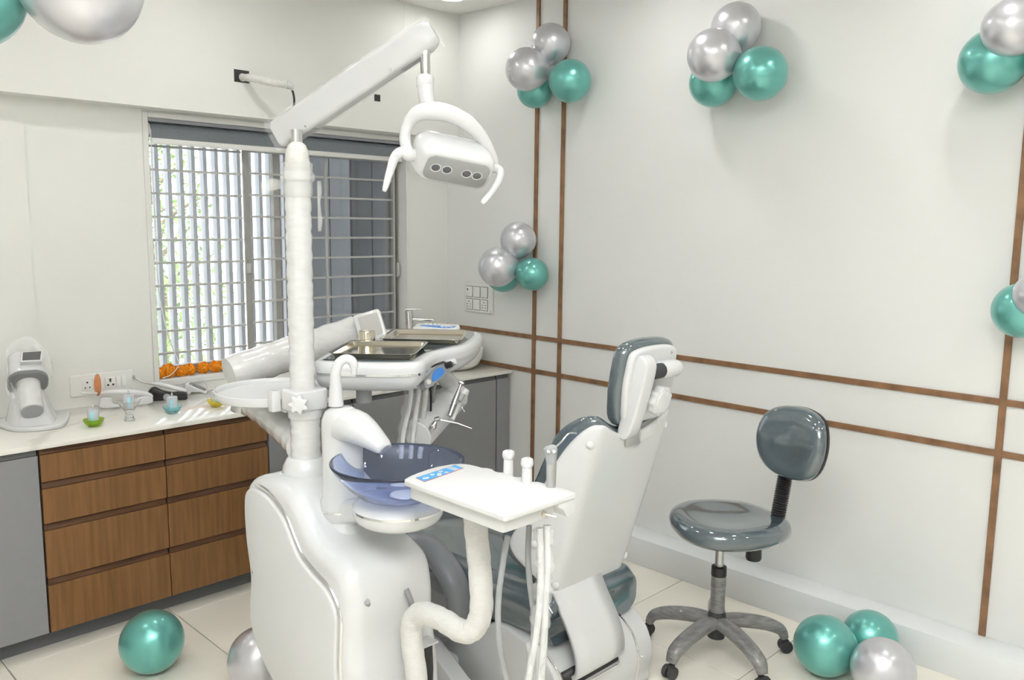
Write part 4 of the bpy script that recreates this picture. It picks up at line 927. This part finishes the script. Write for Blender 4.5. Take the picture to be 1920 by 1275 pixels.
bm = NB(); rprism(bm, offset2(out, .030), df, -.002, .003, .001, 1); obj('dark_mat', bm, 'vinyl', dt)
# raised control pod at the rear right
_pf = quadframe(df(.270, .735, .002), d1, (d2 + V((0, 0, .12)))); pf = lambda a, b, h: _pf(a * .72, b * .8, h * .85)
bm = NB(); rprism(bm, sm([(-.13, -.052), (.0, -.058), (.10, -.05), (.115, .03), (.07, .06), (-.11, .062), (-.14, .02)], 4), pf, -.01, .030, .010, 4); pod = obj('control_pod', bm, 'white_plastic', dt)
bm = NB(); rprism(bm, [(-.105, -.004), (-.05, -.02), (.02, -.042), (.085, -.038), (.095, .0), (.03, -.008), (-.04, .012), (-.10, .012)], pf, .0295, .0315, .0004, 1); kp = obj('keypad', bm, 'blue_panel', pod)
for a, b in ((-.08, .034), (-.055, .036), (-.03, .030), (-.005, .026), (-.05, .02), (-.02, .012), (.02, -.02), (.045, -.022), (.06, -.008), (.075, -.026)):
    bm = NB(); lathe(bm, [(.006, 0), (.006, .0012), (.005, .002)], pf(a, b, .0305), pf(0, 0, 1) - pf(0, 0, 0), 12); obj('button', bm, 'cream_mark', kp)
# side control strip on the sloping right flank
cf_ = quadframe(df(.352, .235, -.066), (d1 * .36 + d2 * .93), (d1 * -.35 + d2 * .12 + V((0, 0, .9))))
bm = NB(); rprism(bm, sm([(-.14, -.045), (-.02, -.022), (.10, .006), (.12, .018), (.12, .040), (.09, .038), (-.01, .024), (-.12, -.008), (-.145, -.02)], 3), cf_, -.02, .004, .002, 2); cs = obj('control_strip', bm, 'panel_grey', dt)
bm = NB(); rprism(bm, sm([(-.095, -.028), (-.03, -.020), (.0, -.004), (-.02, .012), (-.06, .006), (-.085, -.008)], 3), cf_, .0035, .0065, .001, 1); obj('blue_field', bm, 'blue_panel', cs)
bm = NB(); rprism(bm, rrect(.05, .018, .004, 2, (.085, .022)), cf_, .0035, .0065, .001, 1); obj('blue_field', bm, 'blue_panel', cs)
bm = NB(); rprism(bm, [(-.122 + .015 * math.cos(q), -.024 + .009 * math.sin(q)) for q in [2 * math.pi * k / 16 for k in range(16)]], cf_, .0035, .006, .0005, 1); obj('emblem', bm, 'cream_mark', cs)
ng = cf_(0, 0, 1) - cf_(0, 0, 0)
for a, b, m_, r_ in ((.025, .010, 'black_plastic', .011), (.058, .016, 'white_plastic', .011)):
    bm = NB(); lathe(bm, [(r_, 0), (r_ * 1.05, .012), (r_, .022), (r_ * .6, .024)], cf_(a, b, .004), ng, 16); obj('knob', bm, m_, cs)
# grey socket below, arm stub
bm = NB(); lathe(bm, [(.026, -.09), (.026, -.145), (.022, -.149)], df(.115, .06, 0), seg=24); obj('socket', bm, 'grey_plastic', dt)
# balanced upper arm, wrapped
el = V((-2.0805, -1.3199, 1.1949)); en = V((-1.6348, -1.3612, 1.2942))
a_ = (en - el).normalized()
bm = NB(); P_ = [el - a_ * .062 + (en - el + a_ * .08) * (k / 22) for k in range(23)]
tube(bm, P_, [.056] + wob(21, .063, .0018) + [.045], 22); arm = obj('balanced_arm', bm, 'wrap', dt)
bm = NB(); lathe(bm, [(.060, 0), (.058, -.004), (.02, -.006)], el - a_ * .062, a_, 24); obj('arm_end_cap', bm, 'wrap', arm)
bm = NB(); tube(bm, [el + V((-.02, .02, -.16)), el + V((-.005, .005, -.06)), el + V((0, 0, -.03))], [.034, .034, .03], 18); obj('elbow_post', bm, 'satin_metal', dt)
for q in (.03, .06): screw(arm, el + a_ * q + V((.018, -.045, -.036)), (.35, -.85, -.4), .006)
bm = NB(); tube(bm, [en, en + V((.03, -.02, -.02)), df(.12, .70, -.03)], [.05, .04, .035], 16); obj('wrist_joint', bm, 'wrap', dt)

# steel trays and cup
def steel_tray(name, a0, a1, b0, b1, label):
    t = thing(name, label, 'tray', tuple(df((a0 + a1) / 2, (b0 + b1) / 2, .004)), 'steel trays on the delivery table')
    c = ((a0 + a1) / 2, (b0 + b1) / 2); w, h = a1 - a0, b1 - b0
    bm = NB(); rg = []
    for f_, z in ((.016, .0032), (.012, .004), (.004, .017), (-.006, .020), (-.008, .0215), (-.006, .0222), (.006, .0185), (.014, .0060), (.018, .0050)):
        rg.append([df(p[0], p[1], z) for p in rrect(w - 2 * f_, h - 2 * f_, max(.022 - f_, .004), 5, c)])
    loft(bm, rg); obj('pan', bm, 'steel', t)
steel_tray('steel_tray', .015, .285, .012, .315, 'front rectangular steel tray on the delivery table')
steel_tray('steel_tray', .105, .395, .375, .660, 'rear rectangular steel tray on the delivery table')
t = thing('steel_cup', 'small round steel cup between the two steel trays', 'cup', tuple(df(.062, .345, .003)))
bm = NB(); lathe(bm, [(.027, 0), (.030, .002), (.031, .046), (.029, .050), (.024, .050), (.023, .042), (.005, .040)], df(.062, .345, .003), seg=28); obj('cup', bm, 'steel', t)
# film viewer
vw = thing('film_viewer', 'small tilted white x-ray film viewer behind the steel cup', 'film viewer', (-1.6290, -1.4480, 1.2440))
o_ = V((-1.6542, -1.4781, 1.3276)); v1 = V((-1.6290, -1.5140, 1.2718)) - V((-1.6796, -1.4674, 1.2509)); v2 = V((-1.6484, -1.4465, 1.3735)) - V((-1.6463, -1.4968, 1.2715)); 
vf = quadframe(o_, v1, v2)
bm = NB(); rprism(bm, rrect(.105, .118, .010, 4, (.0, .0)), vf, -.032, .0, .005, 3); vb = obj('case', bm, 'white_plastic', vw)
bm = NB(); rprism(bm, rrect(.078, .085, .003, 2, (.004, .004)), vf, -.001, .0012, .0004, 1); obj('screen', bm, 'viewer_screen', vb)
bm = NB(); tube(bm, [vf(-.02, -.05, -.016), (-1.6555, -1.4674, 1.2280), (-1.6536, -1.4809, 1.1675)], .014, 12); obj('stem', bm, 'white_plastic', vw)

# instrument holder bar under the table
hb0, hb1 = V((-1.7135, -1.8408, 0.9890)), V((-1.4110, -1.6987, 1.0740))
ih = thing('instrument_holder', 'white instrument holder bar hanging under the delivery table', 'instrument holder', tuple((hb0 + hb1) / 2))
ha = (hb1 - hb0).normalized(); hs = ha.cross(V((0, 0, 1))).normalized(); hu = hs.cross(ha).normalized()
hf = lambda a, b, h: hb0 + ha * h + hs * a + hu * b
sec = sm([(-.048, .0), (-.038, .032), (-.008, .044), (.026, .036), (.046, .008), (.042, -.042), (.018, -.060), (-.026, -.050)], 4)
HL = (hb1 - hb0).length
rg = []
bm = NB()
for k in range(25):
    q = HL * k / 24; dip = .010 * max(0, math.sin(2 * math.pi * (k / 6))) if 2 < k < 23 else 0
    rg.append([hf(p[0], p[1] - (dip if p[1] > .02 else 0), q) for p in sec])
loft(bm, rg); ib = obj('bar', bm, 'white_matt', ih, angle=50)
bm = NB(); rprism(bm, offset2(sec, -.004), hf, -.010, .004, .004, 3); ec = obj('end_plate', bm, 'white_plastic', ih)
for b_, r_ in ((.028, .014), (-.022, .011)):
    bm = NB(); lathe(bm, [(r_, 0), (r_, .003), (r_ * .7, .005)], hf(-.012, b_, -.010), -ha, 18); obj('cap', bm, 'white_matt', ec)
bm = NB(); tube(bm, [hb1 + hu * .01, df(.30, .48, -.11), df(.28, .46, -.09)], [.035, .03, .03], 14, 4); obj('mount_arm', bm, 'wrap', ih)
def handpiece(base, tip, label, kind):
    base, tip = V(base), V(tip); d = (tip - base).normalized(); L = (tip - base).length
    t = thing('handpiece', label, 'dental tool', tuple(base), 'handpieces in the holder')
    bm = NB(); tube(bm, [base, base + d * L * .3, base + d * L * .62, base + d * L * .8], [.010, .0115, .0095, .0065], 16, 3); obj('body', bm, 'satin_metal', t)
    bm = NB(); lathe(bm, [(.0125, -.004), (.0132, 0), (.0125, .004)], base + d * L * .36, d, 16); obj('ring', bm, 'chrome', t)
    bm = NB(); tube(bm, [base + d * L * .78, base + d * L * .95, tip], [.0062, .0055, .006], 12); obj('neck', bm, 'satin_metal', t)
    hn = V((.5, -.5, .2)) if kind else V((.35, -.45, -.3))
    bm = NB(); lathe(bm, [(.006, -.010), (.0085, -.007), (.0085, .008), (.006, .010)], tip, hn, 14); h = obj('head', bm, 'satin_metal', t)
    if kind: 
        bm = NB(); tube(bm, [tip, tip + V((.05, -.05, -.014)), tip + V((.085, -.085, -.032))], [.0022, .002, .0012], 6); obj('bur', bm, 'chrome', t)
handpiece((-1.6096, -1.8916, 1.0427), (-1.5437, -1.8794, 1.1517), 'slim metal handpiece pointing up in the holder', 0)
t = thing('scaler_handpiece', 'cream scaler handpiece with grey band at the holder top', 'dental tool', (-1.5736, -1.8703, 1.0433))
bm = NB(); tube(bm, [(-1.5941, -1.8823, 1.0232), (-1.5437, -1.8652, 1.0773), (-1.5207, -1.8681, 1.1079), (-1.5111, -1.8747, 1.1234)], [.011, .013, .016, .010], 14, 4); obj('body', bm, 'white_matt', t)
bm = NB(); tube(bm, [(-1.5579, -1.8842, 1.0901), (-1.5430, -1.8874, 1.1139)], [.011, .011], 14); obj('grey_band', bm, 'grey_plastic', t)
bm = NB(); tube(bm, [(-1.5339, -1.8888, 1.0796), (-1.5628, -1.9041, 1.0726), (-1.5577, -1.9128, 1.0538)], .0018, 6, 3); obj('tip', bm, 'chrome', t)
handpiece((-1.6918, -1.8879, 1.0054), (-1.6728, -1.8998, 1.0424), 'short metal handpiece with a long bur at the holder front', 1)
hose([(-1.7683, -1.8791, 1.1725), (-1.7673, -1.8655, 1.0999), (-1.7776, -1.8451, 1.0044), (-1.7802, -1.8325, 0.9077)], .0085, 'white_plastic', 'white handpiece tube under the delivery table, leftmost', 'handpiece tubes')
hose([(-1.7367, -1.8829, 1.1690), (-1.7370, -1.8681, 1.0959), (-1.7420, -1.8531, 0.9998), (-1.7446, -1.8406, 0.9025)], .0085, 'white_plastic', 'white handpiece tube under the delivery table, middle', 'handpiece tubes')
hose([(-1.6951, -1.8663, 1.1745), (-1.6848, -1.8474, 1.1041), (-1.6856, -1.8332, 1.0253), (-1.6903, -1.8262, 0.8891)], .0095, 'white_plastic', 'white handpiece tube under the delivery table, right one', 'handpiece tubes')
hose([(-1.6344, -1.8157, 1.1599), (-1.6264, -1.8086, 1.0899), (-1.6236, -1.8020, 0.9903)], .0042, 'black_plastic', 'thin black cable hanging under the delivery table', 'handpiece tubes')
hose([(-1.5854, -1.7925, 1.1644), (-1.5887, -1.7751, 1.0893), (-1.5915, -1.7751, 1.0002)], .0055, 'grey_hose', 'thin grey tube hanging beside the black cable', 'handpiece tubes')
t = thing('tube_film', 'clear film sleeves around the handpiece tubes', 'plastic film', (-1.7674, -1.8662, 1.1705))
for k, (u_, t_) in enumerate(((767, 2.865), (781, 2.885), (796, 2.935))):
    a_ = {0: [(-1.7736, -1.8683, 1.1642), (-1.7763, -1.8532, 1.0806), (-1.7828, -1.8399, 1.0043), (-1.7855, -1.8306, 0.9273)], 1: [(-1.7381, -1.8759, 1.1608), (-1.7394, -1.8623, 1.0766), (-1.7472, -1.8478, 0.9998), (-1.7499, -1.8386, 0.9223)], 2: [(-1.6913, -1.8587, 1.1598), (-1.6873, -1.8415, 1.0845), (-1.6868, -1.8286, 1.0054), (-1.6913, -1.8215, 0.9078)]}[k]
    bm = NB(); P_ = cr(a_, 6); tube(bm, P_, [.013 + .004 * math.sin(j * 1.3 + k) for j in range(len(P_))], 10, cap=False); obj('sleeve', bm, 'clear_film', t)

# ================================================================== PATIENT CHAIR
CX = -1.272
ch = thing('dental_chair', 'white shelled dental chair with dark vinyl padding, seen from behind', 'dental chair', (CX, -2.0, 0))
def yb(z): return -2.262 - .30 * (z - .43)
def lerp(tab, x):
    for (a, b), (c, d) in zip(tab, tab[1:]):
        if x <= c: return b + (d - b) * max(0, (x - a)) / (c - a)
    return tab[-1][1]
WF = [(.0, .03), (.06, .10), (.14, .165), (.22, .195), (.32, .185), (.45, .155), (.6, .125), (.8, .105), (1.0, .085)]   # how far the wings reach forward
HW = [(.0, .195), (.06, .235), (.14, .262), (.25, .272), (.5, .268), (.8, .262), (.92, .245), (1.0, .215)]                # half width over the wings
HR = [(.0, .17), (.2, .185), (.6, .185), (1.0, .175)]
def shell_pt(s, q, inx=0.0, fwd=0.0, off=0.0, ztop=1.030, zadd=0.0):
    """point of the winged back: s runs up, q across (-1..1)"""
    hw, hr, wf = lerp(HW, s) - inx, lerp(HR, s) - inx * .3, lerp(WF, s) + fwd
    aq = abs(q); sg = 1 if q > 0 else -1
    if aq < .5: x, f = hr * aq / .5, 0
    else:
        e = (aq - .5) / .5; x = hr + (hw - hr) * e ** .8; f = wf * e ** 1.25
    zt = ztop + .055 * min(1, max(0, (aq - .12) / .36)) ** 1.5 - .09 * max(0, (aq - .66) / .34) ** 2 + zadd
    zb_ = .430 + .085 * max(0, (aq - .6) / .4) ** 1.6
    z = zb_ + (zt - zb_) * s
    return V((CX + sg * x, yb(z) + f + off, z))
def shell(name, m, thick, rows=22, **k):
    bm = NB(); grid = [[bm.verts.new(shell_pt(i / rows, j / 14, **k)) for j in range(-14, 15)] for i in range(rows + 1)]
    for a, b in zip(grid, grid[1:]):
        for n_ in range(len(a) - 1): bm.faces.new((a[n_], a[n_ + 1], b[n_ + 1], b[n_]))
    return grow(name, bm, m, ch, thick=thick, sub=1, angle=80)
bs_ = shell('back_shell', 'white_plastic', .016)
shell('back_cushion', 'vinyl', .050, inx=.030, fwd=.022, off=.036, zadd=.022)
for s_c, q_c in ((.90, -.62), (.30, -.80), (.10, -.55), (.90, .62), (.10, .55)):
    p = shell_pt(s_c, q_c); n_ = (shell_pt(s_c, q_c + .02) - p).cross(shell_pt(s_c + .02, q_c) - p).normalized()
    n_ = n_ if n_.y < 0 else -n_
    bm = NB(); lathe(bm, [(.015, -.004), (.015, .010), (.011, .014), (.003, .016)], p, n_, 20); obj('screw_cap', bm, 'white_plastic', bs_)
# headrest
hc = V((CX + .034, -2.430, 1.205)); hn = V((0, -1, -.16)).normalized(); h1_ = V((1, 0, 0)); h2_ = V((0, -.16, 1)).normalized()
hf_ = lambda a, b, h: hc + h1_ * a + h2_ * b + hn * h
ho = sm([(-.112, -.140), (.0, -.152), (.112, -.140), (.145, -.05), (.150, .05), (.126, .130), (.0, .148), (-.126, .130), (-.150, .05), (-.145, -.05)], 5)
bm = NB(); rprism(bm, ho, hf_, -.018, .038, .024, 6); hp = obj('headrest_cushion', bm, 'vinyl', ch, angle=80)
bm = NB(); rprism(bm, offset2(ho, .018), hf_, .030, .058, .012, 4); pl = obj('headrest_plate', bm, 'white_plastic', ch, angle=80)
for a, b in ((-.075, .095), (.085, .10), (.085, -.075)): screw(pl, hf_(a, b, .058), hn, .006)
bm = NB(); tube(bm, [hf_(.012, .052, .078), hf_(.02, .052, .079), hf_(.09, .052, .079), hf_(.098, .052, .078)], [.026, .029, .029, .024], 20, 2); box(bm, hf_(.055, .05, .068), (.09, .03, .06), .008, 3); obj('hinge_boss', bm, 'white_plastic', pl)
bm = NB(); tube(bm, [hf_(-.058, .052, .079), hf_(.016, .052, .079)], .025, 18); obj('hinge_ring', bm, 'dark_rubber', pl)
bm = NB(); rprism(bm, sm([(.110, .062), (.100, .098), (.06, .108), (-.06, .096), (-.160, .078), (-.182, .050), (-.165, .030), (-.10, .034), (.04, .044)], 3), lambda a, b, h: hf_(h, a, b), -.112, -.055, .008, 3); obj('headrest_arm', bm, 'white_plastic', ch)
bm = NB(); star(bm, hf_(.000, -.045, .085), hn, .045, .052, 9, .030); kb = obj('headrest_knob', bm, 'white_plastic', ch)
bm = NB(); lathe(bm, [(.036, 0), (.035, .003), (.028, .004)], hf_(.000, -.045, .115), hn, 24); obj('knob_face', bm, 'white_matt', kb)
bm = NB(); tube(bm, [hf_(.000, -.045, .055), hf_(.000, -.045, .09)], .020, 14); obj('knob_shaft', bm, 'dark_rubber', kb)
bm = NB(); box(bm, (CX - .005, -2.447, 1.045), (.075, .010, .12), .003, 2); obj('headrest_bar', bm, 'satin_metal', ch)
bm = NB(); loft(bm, [[(CX - .02, -2.475 - .004 * k, 1.06 - .018 * k), (CX + .09, -2.473 - .004 * k, 1.075 - .016 * k)] for k in range(4)], cap=False, closed=False); grow('film_scrap', bm, 'clear_film', ch, thick=.001)
# seat and leg rest cushion
bm = NB(); rg = []
seatp = [(-2.290, .345, .040, .235), (-2.300, .355, .070, .245), (-2.27, .372, .084, .250), (-2.18, .375, .090, .252), (-2.0, .365, .095, .258), (-1.8, .365, .095, .262), (-1.55, .375, .085, .262), (-1.25, .39, .070, .250), (-.95, .38, .060, .235), (-.75, .36, .055, .20), (-.70, .35, .03, .16)]
for y_, z_, h_, w_ in seatp:
    rg.append([V((CX + p[0], y_, z_ + p[1])) for p in rrect(w_ * 2, h_ * 2, h_ * .75, 6)])
loft(bm, rg); obj('seat_cushion', bm, 'vinyl', ch, angle=70)
# left arm rest: broad curved grey band
bm = NB(); tube(bm, [(-1.565, -1.62, .50), (-1.57, -1.70, .505), (-1.572, -1.80, .47), (-1.572, -1.88, .40), (-1.572, -1.905, .32), (-1.57, -1.88, .24), (-1.565, -1.80, .20)], [.040, .046, .048, .048, .048, .045, .04], 16, 5, sq=(1.15, .8)); obj('arm_rest', bm, 'vinyl_grey', ch)
bm = NB(); bx(bm, -1.575, -1.49, -1.84, -1.70, .33, .39, .015, 3); obj('arm_rest_mount', bm, 'vinyl_grey', ch)
# curved white link between back and base
bm = NB(); prow = cr([(0, -2.270, .47), (0, -2.305, .41), (0, -2.345, .35), (0, -2.378, .285), (0, -2.388, .235), (0, -2.380, .20), (0, -2.355, .18)], 5)
loft(bm, [[V((CX - .198, p.y, p.z)), V((CX - .13, p.y - .002, p.z)), V((CX - .02, p.y - .002, p.z)), V((CX + .052, p.y, p.z))] for p in prow], cap=False, closed=False)
grow('back_link', bm, 'white_plastic', ch, thick=.018, sub=0)
# base cover: broad rounded drum with chrome framed slot and wires
bp = sm([(-2.06, .30), (-2.18, .295), (-2.27, .275), (-2.345, .215), (-2.375, .13), (-2.365, .05), (-2.34, .0), (-2.1, .0), (-1.7, .0), (-1.62, .04), (-1.75, .12), (-1.95, .24)], 4)
bm = NB(); rprism(bm, bp, YZX, CX - .265, CX + .262, .012, 3); bc_ = obj('base_cover', bm, 'white_plastic', ch, angle=50)
def on_drum(a, x, e=.002):
    pts = [(-2.20, .295), (-2.27, .277), (-2.345, .217), (-2.376, .13), (-2.366, .05), (-2.345, .005)]
    P = cr([(0, y, z) for y, z in pts], 8); q = P[min(len(P) - 1, int(a * (len(P) - 1)))]; return V((x, q.y - e, q.z + e * .3))
for x in (CX + .165, CX - .245):
    bm = NB(); tube(bm, [on_drum(k / 20, x) for k in range(2, 21)], .004, 8); obj('chrome_wire', bm, 'chrome', bc_)
for a, x in ((.12, CX + .18), (.62, CX + .187)): screw(bc_, on_drum(a, x), (0, -.8, .5), .005)
bm = NB(); loft(bm, [[on_drum(k, CX - .235, .003), on_drum(k, CX + .045, .003)] for k in (.42, .46, .50, .545)], cap=False, closed=False); grow('slot', bm, 'black_plastic', bc_, thick=.003)
bm = NB()
tube(bm, [on_drum(.555, CX - .24, .005), on_drum(.555, CX + .05, .005), on_drum(.50, CX + .05, .005), on_drum(.42, CX + .05, .005)], .0048, 8); obj('slot_frame', bm, 'chrome', bc_)
# lifting beam and base plate
bm = NB(); rprism(bm, [(-1.60, .13), (-1.72, .20), (-1.82, .175), (-1.98, .085), (-2.10, .045), (-2.08, .01), (-1.95, .03), (-1.75, .09)], YZX, -1.66, -1.59, .008, 3); lb = obj('lifting_beam', bm, 'white_plastic', ch)
bm = NB(); rprism(bm, rrect(.46, 1.3, .06, 4, (-1.30, -1.72)), XYZ, 0, .03, .008, 3); obj('floor_plate', bm, 'white_plastic', ch)
bm = NB(); bx(bm, -1.70, -1.50, -1.86, -1.62, .0, .10, .02, 3); bb = obj('joint_block', bm, 'white_plastic', ch)
for y_ in (-1.70, -1.76): screw(bb, (-1.702, y_, .06), (-1, 0, 0), .012, 'dark_rubber', 'bolt')
bm = NB(); tube(bm, [(CX, -1.9, .03), (CX, -1.85, .28)], .12, 20); obj('lift_core', bm, 'dark_rubber', ch)
